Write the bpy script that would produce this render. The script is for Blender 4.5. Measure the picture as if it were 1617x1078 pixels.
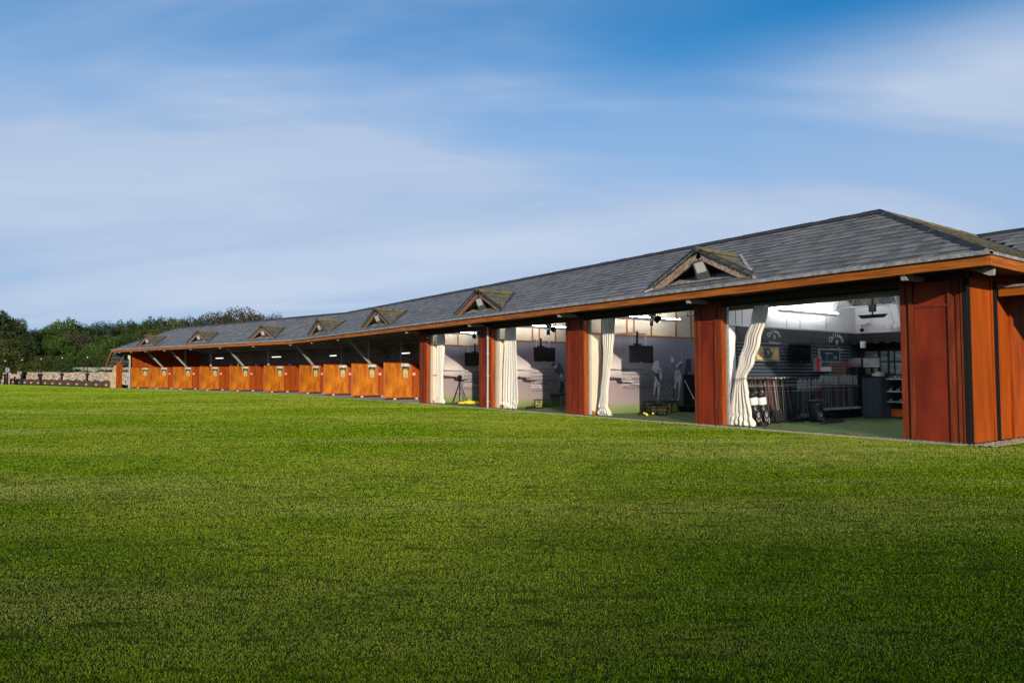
import bpy, bmesh, math, random
import numpy as np
from math import radians, sin, cos, pi, atan, atan2, sqrt
from mathutils import Vector, Matrix
random.seed(7); rng = np.random.default_rng(7)
for o in list(bpy.data.objects): bpy.data.objects.remove(o)
S = bpy.context.scene; COL = S.collection
# ------------------------------------------------------------------ camera
FPX, CXP, CYP, EYE = 1090.0, 808.5, 539.0, 1.35
YAW, PIT = radians(145), atan(50.5 / FPX)
FW = Vector((cos(YAW) * cos(PIT), sin(YAW) * cos(PIT), sin(PIT)))
RT = Vector((sin(YAW), -cos(YAW), 0)); UP = RT.cross(FW); ORG = Vector((0, 0, EYE))
cam = bpy.data.objects.new('camera', bpy.data.cameras.new('camera')); COL.objects.link(cam)
cam.data.sensor_width = 36; cam.data.lens = FPX / 1617 * 36; cam.data.clip_end = 6000; cam.data.clip_start = 0.05
cam.location = ORG; cam.rotation_euler = FW.to_track_quat('-Z', 'Y').to_euler()
S.camera = cam
# ------------------------------------------------------------------ light
SUN = Vector((1.0, -0.54, 0.33)).normalized()
SUN_EL = math.asin(SUN.z); SUN_ROT = atan2(SUN.x, SUN.y)
sl = bpy.data.lights.new('sun', 'SUN'); sl.energy = 5.0; sl.angle = radians(0.53); sl.color = (1.0, 0.87, 0.70)
so = bpy.data.objects.new('sun', sl); COL.objects.link(so); so.rotation_euler = SUN.to_track_quat('Z', 'Y').to_euler()
W = bpy.data.worlds.new("World"); S.world = W; W.use_nodes = True
nt = W.node_tree; nt.nodes.clear(); N = nt.nodes.new; L = nt.links.new
SKY_OFF = (2.3, 0.7)
wo = N('ShaderNodeOutputWorld'); bg = N('ShaderNodeBackground'); bg.inputs[1].default_value = 0.115
sky = N('ShaderNodeTexSky'); sky.sky_type = 'NISHITA'; sky.sun_disc = False
sky.sun_elevation = SUN_EL; sky.sun_rotation = SUN_ROT; sky.air_density = 1.0; sky.dust_density = 0.3; sky.ozone_density = 4.0
tc = N('ShaderNodeTexCoord'); sep = N('ShaderNodeSeparateXYZ'); L(tc.outputs['Generated'], sep.inputs[0])
def wm(op, a, b=None, c=None):
    n = N('ShaderNodeMath'); n.operation = op
    for i, v in enumerate((a, b, c)):
        if v is None: continue
        if isinstance(v, (int, float)): n.inputs[i].default_value = v
        else: L(v, n.inputs[i])
    return n.outputs[0]
zc = wm('MAXIMUM', sep.outputs[2], 0.0); den = wm('ADD', zc, 0.16)
comb = N('ShaderNodeCombineXYZ'); L(wm('DIVIDE', sep.outputs[0], den), comb.inputs[0]); L(wm('DIVIDE', sep.outputs[1], den), comb.inputs[1])
mr_ = N('ShaderNodeMapping'); mr_.inputs['Rotation'].default_value = (0, 0, radians(-49)); L(comb.outputs[0], mr_.inputs[0])
mp = N('ShaderNodeMapping'); mp.inputs['Scale'].default_value = (0.38, 1.05, 1); mp.inputs['Location'].default_value = (SKY_OFF[0], SKY_OFF[1], 0); L(mr_.outputs[0], mp.inputs[0])
n1 = N('ShaderNodeTexNoise'); n1.inputs['Scale'].default_value = 0.8; n1.inputs['Detail'].default_value = 5; n1.inputs['Roughness'].default_value = 0.52; n1.inputs['Distortion'].default_value = 0.5; L(mp.outputs[0], n1.inputs[0])
n2 = N('ShaderNodeTexNoise'); n2.inputs['Scale'].default_value = 0.9; n2.inputs['Detail'].default_value = 3; L(comb.outputs[0], n2.inputs[0])
cr = N('ShaderNodeValToRGB'); cr.color_ramp.elements[0].position = 0.42; cr.color_ramp.elements[1].position = 0.72; cr.color_ramp.interpolation = 'EASE'; L(n1.outputs[0], cr.inputs[0])
hz = N('ShaderNodeValToRGB'); e = hz.color_ramp.elements; e[0].position = 0.0; e[0].color = (0.88,) * 3 + (1,); e[1].position = 0.56; e[1].color = (0.03,) * 3 + (1,)
for p, v in ((0.06, 0.92), (0.12, 1.0), (0.22, 0.95), (0.30, 0.80), (0.37, 0.52), (0.45, 0.16)):
    q = e.new(p); q.color = (v, v, v, 1)
L(zc, hz.inputs[0])
cl = wm('MULTIPLY', cr.outputs[0], wm('MULTIPLY', n2.outputs[0], 1.3))
side = wm('ADD', wm('MULTIPLY', sep.outputs[0], RT.x), wm('MULTIPLY', sep.outputs[1], RT.y))
sm = N('ShaderNodeMapRange'); sm.interpolation_type = 'SMOOTHSTEP'; sm.inputs[1].default_value = -0.25; sm.inputs[2].default_value = 0.40; sm.inputs[3].default_value = 0.0; sm.inputs[4].default_value = 1.0; L(side, sm.inputs[0])
sz_ = N('ShaderNodeMapRange'); sz_.interpolation_type = 'SMOOTHSTEP'; sz_.inputs[1].default_value = 0.33; sz_.inputs[2].default_value = 0.45; L(sep.outputs[2], sz_.inputs[0])
clr = wm('SUBTRACT', 1.0, wm('MULTIPLY', wm('MULTIPLY', sm.outputs[0], sz_.outputs[0]), 0.97))
fac = wm('MINIMUM', wm('MULTIPLY', clr, wm('ADD', wm('MULTIPLY', hz.outputs[0], wm('ADD', wm('MULTIPLY', n2.outputs[0], 0.5), 0.64)), wm('MULTIPLY', cl, 1.25))), 0.97)
tint = N('ShaderNodeMix'); tint.data_type = 'RGBA'; tint.blend_type = 'MULTIPLY'; tint.inputs[0].default_value = 1; L(sky.outputs[0], tint.inputs[6]); tint.inputs[7].default_value = (0.16, 1.02, 1.30, 1)
mx = N('ShaderNodeMix'); mx.data_type = 'RGBA'; L(fac, mx.inputs[0]); L(tint.outputs[2], mx.inputs[6]); vm_ = N('ShaderNodeMix'); vm_.data_type = 'RGBA'; L(cr.outputs[0], vm_.inputs[0]); vm_.inputs[6].default_value = (3.5, 4.6, 6.5, 1); vm_.inputs[7].default_value = (4.9, 5.7, 7.1, 1); L(vm_.outputs[2], mx.inputs[7])
zr_ = N('ShaderNodeMapRange'); zr_.interpolation_type = 'SMOOTHSTEP'; zr_.inputs[1].default_value = 0.50; zr_.inputs[2].default_value = 0.85; zr_.inputs[3].default_value = 1.0; zr_.inputs[4].default_value = 0.4
L(sep.outputs[2], zr_.inputs[0]); vs_ = N('ShaderNodeVectorMath'); vs_.operation = 'SCALE'; L(mx.outputs[2], vs_.inputs[0]); L(zr_.outputs[0], vs_.inputs['Scale']); L(vs_.outputs[0], bg.inputs[0]); L(bg.outputs[0], wo.inputs[0])
S.view_settings.view_transform = 'Standard'; S.view_settings.look = 'None'; S.view_settings.exposure = 0.0; S.view_settings.gamma = 1
S.render.resolution_x = 1024; S.render.resolution_y = 682
try:
    S.cycles.max_bounces = 8; S.cycles.diffuse_bounces = 4; S.cycles.transparent_max_bounces = 12
except Exception: pass

# ------------------------------------------------------------------ helpers
def ray(px, py): return FW + RT * ((px - CXP) / FPX) + UP * ((CYP - py) / FPX)
def on_x(px, py, x): r = ray(px, py); return ORG + r * (x / r.x)
def on_y(px, py, y): r = ray(px, py); return ORG + r * (y / r.y)
def on_z(px, py, z=0.0): r = ray(px, py); return ORG + r * ((z - EYE) / r.z)
def at_depth(px, py, d): r = ray(px, py); return ORG + r * (d / sqrt(r.x**2 + r.y**2) )

MATS = {}
def mat(name, col, rough=0.6, var=0.0, scale=5.0, stretch=(1, 1, 1), bump=0.0, bscale=None, metal=0.0, spec=0.5, col2=None, detail=4, coat=0.0, emit=None, rand=0.0, trans=0.0, coord='Object', lo=0.35, hi=0.65):
    if name in MATS: return MATS[name]
    m = bpy.data.materials.new(name); m.use_nodes = True; t = m.node_tree; b = t.nodes['Principled BSDF']
    b.inputs['Base Color'].default_value = (*col, 1); b.inputs['Roughness'].default_value = rough; b.inputs['Metallic'].default_value = metal
    b.inputs['Specular IOR Level'].default_value = spec; b.inputs['Coat Weight'].default_value = coat; b.inputs['Coat Roughness'].default_value = 0.25
    c = t.nodes.new('ShaderNodeTexCoord'); mpn = t.nodes.new('ShaderNodeMapping'); mpn.inputs['Scale'].default_value = stretch
    t.links.new(c.outputs[coord], mpn.inputs[0])
    out = None
    if var > 0 or col2:
        nz = t.nodes.new('ShaderNodeTexNoise'); nz.inputs['Scale'].default_value = scale; nz.inputs['Detail'].default_value = detail; nz.inputs['Roughness'].default_value = 0.6
        t.links.new(mpn.outputs[0], nz.inputs[0])
        r = t.nodes.new('ShaderNodeValToRGB'); r.color_ramp.elements[0].position = lo; r.color_ramp.elements[1].position = hi
        a = tuple(x * (1 - var) for x in col); z = col2 if col2 else tuple(min(1, x * (1 + var)) for x in col)
        r.color_ramp.elements[0].color = (*a, 1); r.color_ramp.elements[1].color = (*z, 1)
        t.links.new(nz.outputs[0], r.inputs[0]); out = r.outputs[0]
    if rand > 0:
        at = t.nodes.new('ShaderNodeAttribute'); at.attribute_name = 'rnd'
        mr = t.nodes.new('ShaderNodeMapRange'); mr.inputs[3].default_value = 1 - rand; mr.inputs[4].default_value = 1 + rand
        t.links.new(at.outputs['Fac'], mr.inputs[0])
        mm = t.nodes.new('ShaderNodeVectorMath'); mm.operation = 'SCALE'
        if out is not None: t.links.new(out, mm.inputs[0])
        else: mm.inputs[0].default_value = col
        t.links.new(mr.outputs[0], mm.inputs['Scale']); out = mm.outputs[0]
    if out is not None: t.links.new(out, b.inputs['Base Color'])
    if bump > 0:
        nb_ = t.nodes.new('ShaderNodeTexNoise'); nb_.inputs['Scale'].default_value = bscale or scale * 3; nb_.inputs['Detail'].default_value = 3
        t.links.new(mpn.outputs[0], nb_.inputs[0]); bp = t.nodes.new('ShaderNodeBump'); bp.inputs['Strength'].default_value = bump; bp.inputs['Distance'].default_value = 0.02
        t.links.new(nb_.outputs[0], bp.inputs['Height']); t.links.new(bp.outputs[0], b.inputs['Normal'])
    if emit: b.inputs['Emission Color'].default_value = (*emit[0], 1); b.inputs['Emission Strength'].default_value = emit[1]
    if trans > 0:
        tr = t.nodes.new('ShaderNodeBsdfTranslucent'); ms = t.nodes.new('ShaderNodeMixShader'); ms.inputs[0].default_value = trans
        if out is not None: t.links.new(out, tr.inputs[0])
        else: tr.inputs[0].default_value = (*col, 1)
        t.links.new(b.outputs[0], ms.inputs[1]); t.links.new(tr.outputs[0], ms.inputs[2])
        t.links.new(ms.outputs[0], t.nodes['Material Output'].inputs[0])
    MATS[name] = m; return m

class MB:
    def __init__(s): s.v = []; s.f = []; s.m = []; s.r = []; s.mats = []
    def mi(s, m):
        if m is None: return -1
        if m not in s.mats: s.mats.append(m)
        return s.mats.index(m)
    def add(s, vs, fs, m=None, r=None):
        k = len(s.v); s.v += [tuple(v) for v in vs]; i = s.mi(m)
        for f in fs: s.f.append(tuple(k + a for a in f)); s.m.append(i); s.r.append(random.random() if r is None else r)
        return s
    def hexa(s, p, m=None, r=None):   # p: 4 bottom ccw, 4 top
        return s.add(p, [(3, 2, 1, 0), (4, 5, 6, 7), (0, 1, 5, 4), (1, 2, 6, 5), (2, 3, 7, 6), (3, 0, 4, 7)], m, r)
    def box(s, a, b, m=None, r=None):
        (x0, y0, z0), (x1, y1, z1) = a, b
        x0, x1 = sorted((x0, x1)); y0, y1 = sorted((y0, y1)); z0, z1 = sorted((z0, z1))
        return s.hexa([(x0, y0, z0), (x1, y0, z0), (x1, y1, z0), (x0, y1, z0), (x0, y0, z1), (x1, y0, z1), (x1, y1, z1), (x0, y1, z1)], m, r)
    def beam(s, a, b, w, h, m=None, up=(0, 0, 1)):
        a = Vector(a); b = Vector(b); d = (b - a).normalized(); u = Vector(up)
        x = d.cross(u)
        if x.length < 1e-4: x = d.cross(Vector((0, 1, 0)))
        x.normalize(); y = x.cross(d).normalized(); x *= w / 2; y *= h / 2
        return s.hexa([a - x - y, a + x - y, b + x - y, b - x - y, a - x + y, a + x + y, b + x + y, b - x + y], m)
    def tube(s, pts, r, m=None, n=8, cap=True):
        pts = [Vector(p) for p in pts]; k0 = None; vs = []; fs = []
        rs = r if isinstance(r, (list, tuple)) else [r] * len(pts)
        for i, p in enumerate(pts):
            d = (pts[min(i + 1, len(pts) - 1)] - pts[max(i - 1, 0)]).normalized()
            x = d.cross(Vector((0, 0, 1)));
            if x.length < 1e-3: x = d.cross(Vector((1, 0, 0)))
            x.normalize(); y = d.cross(x)
            for j in range(n):
                a = 2 * pi * j / n; vs.append(p + (x * cos(a) + y * sin(a)) * rs[i])
        for i in range(len(pts) - 1):
            for j in range(n): fs.append((i * n + j, i * n + (j + 1) % n, (i + 1) * n + (j + 1) % n, (i + 1) * n + j))
        if cap: fs.append(tuple(reversed(range(n)))); fs.append(tuple((len(pts) - 1) * n + j for j in range(n)))
        return s.add(vs, fs, m)
    def prism(s, poly, off, m=None):  # poly 3d points, extrude by off
        n = len(poly); off = Vector(off); P = [Vector(p) for p in poly]
        vs = P + [p + off for p in P]
        fs = [tuple(reversed(range(n))), tuple(range(n, 2 * n))] + [(i, (i + 1) % n, n + (i + 1) % n, n + i) for i in range(n)]
        return s.add(vs, fs, m)
    def ball(s, c, r, m=None, n=8, k=6):
        c = Vector(c); vs = []; fs = []; rr = r if isinstance(r, (tuple, list)) else (r, r, r)
        for i in range(k + 1):
            th = pi * i / k
            for j in range(n): a = 2 * pi * j / n; vs.append((c.x + rr[0] * sin(th) * cos(a), c.y + rr[1] * sin(th) * sin(a), c.z + rr[2] * cos(th)))
        for i in range(k):
            for j in range(n): fs.append((i * n + j, (i + 1) * n + j, (i + 1) * n + (j + 1) % n, i * n + (j + 1) % n))
        return s.add(vs, fs, m)
    def build(s, name, m=None, parent=None, smooth=False, loc=None):
        me = bpy.data.meshes.new(name)
        vs = s.v
        if loc is not None: vs = [(v[0] - loc[0], v[1] - loc[1], v[2] - loc[2]) for v in s.v]
        me.from_pydata(vs, [], s.f)
        ml = list(s.mats)
        if not ml: ml = [m]; mi_ = [0] * len(s.m)
        elif -1 in s.m:
            if m not in ml: ml.append(m)
            mi_ = [ml.index(m) if k < 0 else k for k in s.m]
        else: mi_ = s.m
        for q in ml: me.materials.append(q)
        me.polygons.foreach_set('material_index', mi_)
        at = me.attributes.new('rnd', 'FLOAT', 'FACE'); at.data.foreach_set('value', s.r)
        if smooth: me.polygons.foreach_set('use_smooth', [True] * len(s.f))
        me.update(); me.validate()
        o = bpy.data.objects.new(name, me); COL.objects.link(o)
        if loc is not None: o.location = loc
        if parent:
            o.parent = parent; o.matrix_parent_inverse = Matrix()
            if loc is None:   # built in world coordinates: shift into the parent's frame
                w = WORLD.get(parent.name, Matrix())
                o.matrix_local = w.inverted()
            WORLD[o.name] = Matrix()
        else: WORLD[o.name] = Matrix.Translation(loc) if loc is not None else Matrix()
        return o
WORLD = {}
def tag(o, label=None, cat=None, group=None, kind=None):
    if label: o['label'] = label
    if cat: o['category'] = cat
    if group: o['group'] = group
    if kind: o['kind'] = kind
    return o
def thing(name, label, cat, loc=(0, 0, 0), group=None, rz=0):
    o = bpy.data.objects.new(name, None); COL.objects.link(o); o.location = loc; o.rotation_euler = (0, 0, rz); o.empty_display_size = 0.2
    WORLD[o.name] = Matrix.Translation(loc) @ Matrix.Rotation(rz, 4, 'Z')
    return tag(o, label, cat, group)
def local(mb, name, m, parent, smooth=False):   # mesh given in the parent's own frame
    me_o = mb.build(name, m, None, smooth); me_o.parent = parent; WORLD[me_o.name] = WORLD.get(parent.name, Matrix()).copy(); return me_o
def copy_tree(o, parent=None):
    c = o.copy(); COL.objects.link(c); c.parent = parent
    for ch in list(KIDS(o)): copy_tree(ch, c)
    return c
def KIDS(o): return [x for x in bpy.data.objects if x.parent == o]
def text_geo(txt, size, align='LEFT', shear=0.0, bold=0.0, spacing=1.0):
    cu = bpy.data.curves.new('t', 'FONT'); cu.body = txt; cu.size = size; cu.align_x = align; cu.shear = shear; cu.offset = bold; cu.resolution_u = 2; cu.space_line = spacing
    ob = bpy.data.objects.new('t', cu); COL.objects.link(ob)
    bpy.context.view_layer.update()
    me = ob.to_mesh(); vs = [v.co.copy() for v in me.vertices]; fs = [tuple(p.vertices) for p in me.polygons]
    ob.to_mesh_clear(); bpy.data.objects.remove(ob); bpy.data.curves.remove(cu); return vs, fs
def put_text(mb, txt, size, org, r, u, m, **k):
    vs, fs = text_geo(txt, size, **k); org = Vector(org); r = Vector(r); u = Vector(u)
    mb.add([org + r * v.x + u * v.y for v in vs], fs, m)

# ------------------------------------------------------------------ materials
M_slate = mat('slate', (0.14, 0.142, 0.148), 0.5, 0.0, rand=0.34, col2=(0.175, 0.173, 0.172), bump=0.25, bscale=22, scale=0.9, lo=0.3, hi=0.7)
def slate_extra():
    t = M_slate.node_tree; b = t.nodes['Principled BSDF']; src = b.inputs['Base Color'].links[0].from_socket
    c = t.nodes.new('ShaderNodeTexCoord'); nz = t.nodes.new('ShaderNodeTexNoise'); nz.inputs['Scale'].default_value = 1.7; nz.inputs['Detail'].default_value = 6; nz.inputs['Roughness'].default_value = 0.7
    t.links.new(c.outputs['Object'], nz.inputs[0]); r = t.nodes.new('ShaderNodeValToRGB'); r.color_ramp.elements[0].position = 0.58; r.color_ramp.elements[1].position = 0.74
    r.color_ramp.elements[0].color = (0, 0, 0, 1); r.color_ramp.elements[1].color = (0.8, 0.8, 0.8, 1); t.links.new(nz.outputs[0], r.inputs[0])
    m = t.nodes.new('ShaderNodeMix'); m.data_type = 'RGBA'; t.links.new(r.outputs[0], m.inputs[0]); t.links.new(src, m.inputs[6]); m.inputs[7].default_value = (0.11, 0.085, 0.06, 1); t.links.new(m.outputs[2], b.inputs['Base Color'])
slate_extra()
M_moss = mat('mossy_slate', (0.07, 0.072, 0.07), 0.8, 0, 3.5, col2=(0.145, 0.125, 0.06), bump=0.8, bscale=25, rand=0.25, detail=7, lo=0.38, hi=0.66)
M_lichen = mat('lichen_tile', (0.06, 0.062, 0.065), 0.9, 0, 6.0, col2=(0.20, 0.15, 0.04), bump=1.0, bscale=30, detail=7, lo=0.35, hi=0.6)
M_ridge = mat('ridge_clay', (0.035, 0.037, 0.042), 0.55, 0.3, 3)
M_lead = mat('lead', (0.24, 0.245, 0.255), 0.6, 0.4, 9, bump=0.5)
M_fascia = mat('fascia_wood', (0.30, 0.080, 0.008), 0.55, 0.35, 3.0, stretch=(0.5, 0.5, 9), bump=0.15, col2=(0.44, 0.130, 0.012), spec=.25)
M_oldwood = mat('weathered_wood', (0.30, 0.20, 0.14), 0.85, 0.5, 14, bump=0.8, bscale=40, col2=(0.42, 0.31, 0.24))
M_brownwood = mat('brown_bargeboard', (0.23, 0.115, 0.065), 0.8, 0.3, 10, bump=0.3)
M_redpanel = mat('red_stained_ply', (0.165, 0.018, 0.005), 0.6, 0.20, 2.2, stretch=(1, 1, 0.35), bump=0.22, bscale=60, col2=(0.235, 0.030, 0.007), spec=.22)
M_redtrim = mat('red_brown_trim', (0.17, 0.026, 0.007), 0.65, 0.35, 4, stretch=(3, 3, 0.3), bump=0.3, bscale=30, col2=(0.21, 0.040, 0.011), spec=.22)
M_orange = mat('orange_stained_ply', (0.31, 0.055, 0.005), 0.5, 0.28, 1.6, stretch=(3, 3, 0.35), bump=0.12, bscale=50, col2=(0.42, 0.085, 0.007), detail=7, spec=.25, lo=.3, hi=.75)
M_divp = mat('divider_ply', (0.36, 0.085, 0.006), 0.5, 0.28, 2.2, stretch=(1.6, 1.6, 0.7), bump=0.12, bscale=40, col2=(0.66, 0.215, 0.014), detail=9, spec=.3, lo=.3, hi=.72)
M_orange2 = mat('orange_brown_ply', (0.30, 0.050, 0.005), 0.55, 0.25, 3, stretch=(3, 3, 0.3), bump=0.15, col2=(0.40, 0.078, 0.008), spec=.25)
M_batten = mat('orange_batten', (0.40, 0.13, 0.025), 0.55, 0.2, 6)
M_dark = mat('dark_brown_soffit', (0.05, 0.022, 0.012), 0.7, 0.3, 4)
M_black = mat('black_paint', (0.010, 0.010, 0.010), 0.6, 0.3, 30, bump=0.3, spec=.2)
M_blackmat = mat('matt_black', (0.012, 0.012, 0.013), 0.85, spec=.2)
M_gloss = mat('black_glass', (0.006, 0.007, 0.01), 0.08)
M_steel = mat('galvanised_steel', (0.30, 0.30, 0.29), 0.6, 0.2, 12)
M_darksteel = mat('grey_steel', (0.10, 0.11, 0.11), 0.5, 0.2, 9)
M_cream = mat('cream_panel', (0.72, 0.62, 0.47), 0.8, 0.05, 2)
M_white = mat('white_panel', (0.80, 0.80, 0.80), 0.7, 0.03, 2)
M_gap = mat('grey_joint', (0.22, 0.22, 0.23), 0.8)
M_curtain = mat('cream_cotton', (0.86, 0.82, 0.73), 0.9, 0.05, 20, bump=0.25, bscale=14, trans=0.2)
M_turf = mat('artificial_turf', (0.055, 0.10, 0.025), 0.95, 0.25, 3, bump=0.5, bscale=300, col2=(0.075, 0.125, 0.03))
M_conc = mat('concrete', (0.30, 0.30, 0.28), 0.9, 0.3, 6, bump=0.5, bscale=30)
M_gravel = mat('gravel', (0.30, 0.24, 0.18), 0.9, 0.5, 40, bump=1.0, bscale=60, col2=(0.55, 0.47, 0.38))
M_navy = mat('navy_slatwall', (0.022, 0.034, 0.052), 0.45, 0.1, 2)
M_char = mat('charcoal_fascia', (0.035, 0.04, 0.048), 0.5)
M_roofpanel = mat('white_roof_panel', (0.95, 0.96, 0.98), 0.6, trans=0.92)
M_upglow = mat('added_upglow', (0.85, 0.86, 0.88), 0.5, emit=((0.97, 0.97, 1.0), 120.0))  # added upward glow that brightens the room ceilings
M_tube = mat('lamp_tube', (0.9, 0.9, 0.86), 0.5, emit=((1.0, 0.95, 0.85), 2.2))
M_sheet = mat('grey_lap_boards', (0.19, 0.19, 0.18), 0.7, 0.3, 1.5, stretch=(1, 1, 4))
M_redwall = mat('dark_red_boards', (0.22, 0.045, 0.015), 0.6, 0.25, 3, stretch=(4, 4, 0.4))
M_silver = mat('silver', (0.62, 0.64, 0.66), 0.3, metal=0.8)
M_lampglass = mat('floodlight_glass', (0.42, 0.42, 0.40), 0.2)
M_lamphouse = mat('floodlight_housing', (0.07, 0.065, 0.06), 0.5)

# ------------------------------------------------------------------ geometry frames
ZE, RZ, RUN = 3.46, 5.38, 3.709         # eave height, ridge height, run of a slope
SL = (RZ - ZE) / RUN
E0 = Vector((-5.12, 13.84, 0)); BEND = Vector((-44.2, 13.84, 0))
A2 = radians(15.5); U2 = Vector((-cos(A2), -sin(A2), 0)); NB = Vector((-sin(A2), cos(A2), 0))
def S1(s, t, z=0.0): return Vector((E0.x - s, E0.y + t, z))
def S2(s, t, z=0.0): v = BEND + U2 * s + NB * t; v.z = z; return v
def SD(s, t, z=0.0): return Vector((E0.x - t, E0.y + s, z))   # side eave running +Y, t goes -X
LEN1 = E0.x - BEND.x; MIT = math.tan(A2 / 2); LEN2 = 28.65; HIP2 = 24.15; SIDE = 5.46
YF = 14.62; YB = 21.2
XW = [-27.4, -22.05, -16.75, -11.5]     # room walls (facing +X), rooms 1..4
PIL = [(-28.226, -27.61), (-23.15, -22.31), (-17.765, -16.88), (-12.353, -11.487)]
XR = [-23.15, -17.765, -12.353, -7.0]

# ------------------------------------------------------------------ ground
GN_ = (0.075, 0.135, 0.018)
def ground_mat():
    m = bpy.data.materials.new('lawn'); m.use_nodes = True; t = m.node_tree; b = t.nodes['Principled BSDF']; b.inputs['Roughness'].default_value = 0.9; b.inputs['Specular IOR Level'].default_value = 0.15
    c = t.nodes.new('ShaderNodeTexCoord')
    def nz(scale, st, det=4, rot=0):
        ma_ = t.nodes.new('ShaderNodeMapping'); ma_.inputs['Rotation'].default_value = (0, 0, rot); t.links.new(c.outputs['Object'], ma_.inputs[0]); mp_ = t.nodes.new('ShaderNodeMapping'); mp_.inputs['Scale'].default_value = st; t.links.new(ma_.outputs[0], mp_.inputs[0])
        n = t.nodes.new('ShaderNodeTexNoise'); n.inputs['Scale'].default_value = scale; n.inputs['Detail'].default_value = det; n.inputs['Roughness'].default_value = 0.65; t.links.new(mp_.outputs[0], n.inputs[0]); return n.outputs[0]
    def ramp(src, a, b_, p0, p1):
        r = t.nodes.new('ShaderNodeValToRGB'); r.color_ramp.elements[0].position = p0; r.color_ramp.elements[1].position = p1; r.color_ramp.elements[0].color = (*a, 1); r.color_ramp.elements[1].color = (*b_, 1); t.links.new(src, r.inputs[0]); return r.outputs[0]
    def mixc(f, a, b_, mode='MIX'):
        x = t.nodes.new('ShaderNodeMix'); x.data_type = 'RGBA'; x.blend_type = mode
        for i, v in ((0, f), (6, a), (7, b_)):
            if isinstance(v, (int, float)): x.inputs[i].default_value = v
            elif isinstance(v, tuple): x.inputs[i].default_value = v
            else: t.links.new(v, x.inputs[i])
        return x.outputs[2]
    base = ramp(nz(0.22, (1, 1, 1), 5), (0.020, 0.038, 0.001), (0.035, 0.055, 0.002), 0.35, 0.68)
    streak = ramp(nz(0.35, (0.25, 1.9, 1), 4, -YAW - pi / 2), (0, 0, 0), (1, 1, 1), 0.50, 0.66)
    base = mixc(streak, base, (0.050, 0.070, 0.004, 1))
    fine = ramp(nz(9, (1, 1, 1), 6), (0.62, 0.62, 0.6), (1.3, 1.3, 1.25), 0.30, 0.70)
    fine2 = ramp(nz(55, (1, 1, 1), 3), (0.6, 0.6, 0.6), (1.35, 1.35, 1.3), 0.33, 0.67)
    base = mixc(1.0, mixc(1.0, base, fine, 'MULTIPLY'), fine2, 'MULTIPLY')
    t.links.new(base, b.inputs['Base Color'])
    bp = t.nodes.new('ShaderNodeBump'); bp.inputs['Strength'].default_value = 0.9; bp.inputs['Distance'].default_value = 0.03
    t.links.new(nz(28, (1, 1, 1), 5), bp.inputs['Height']); t.links.new(bp.outputs[0], b.inputs['Normal'])
    return m
M_ground = ground_mat()
g = MB(); g.add([(-2500, -1500, 0), (1200, -1500, 0), (1200, 2500, 0), (-2500, 2500, 0)], [(0, 1, 2, 3)])
tag(g.build('lawn_ground', M_ground), kind='structure')

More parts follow.
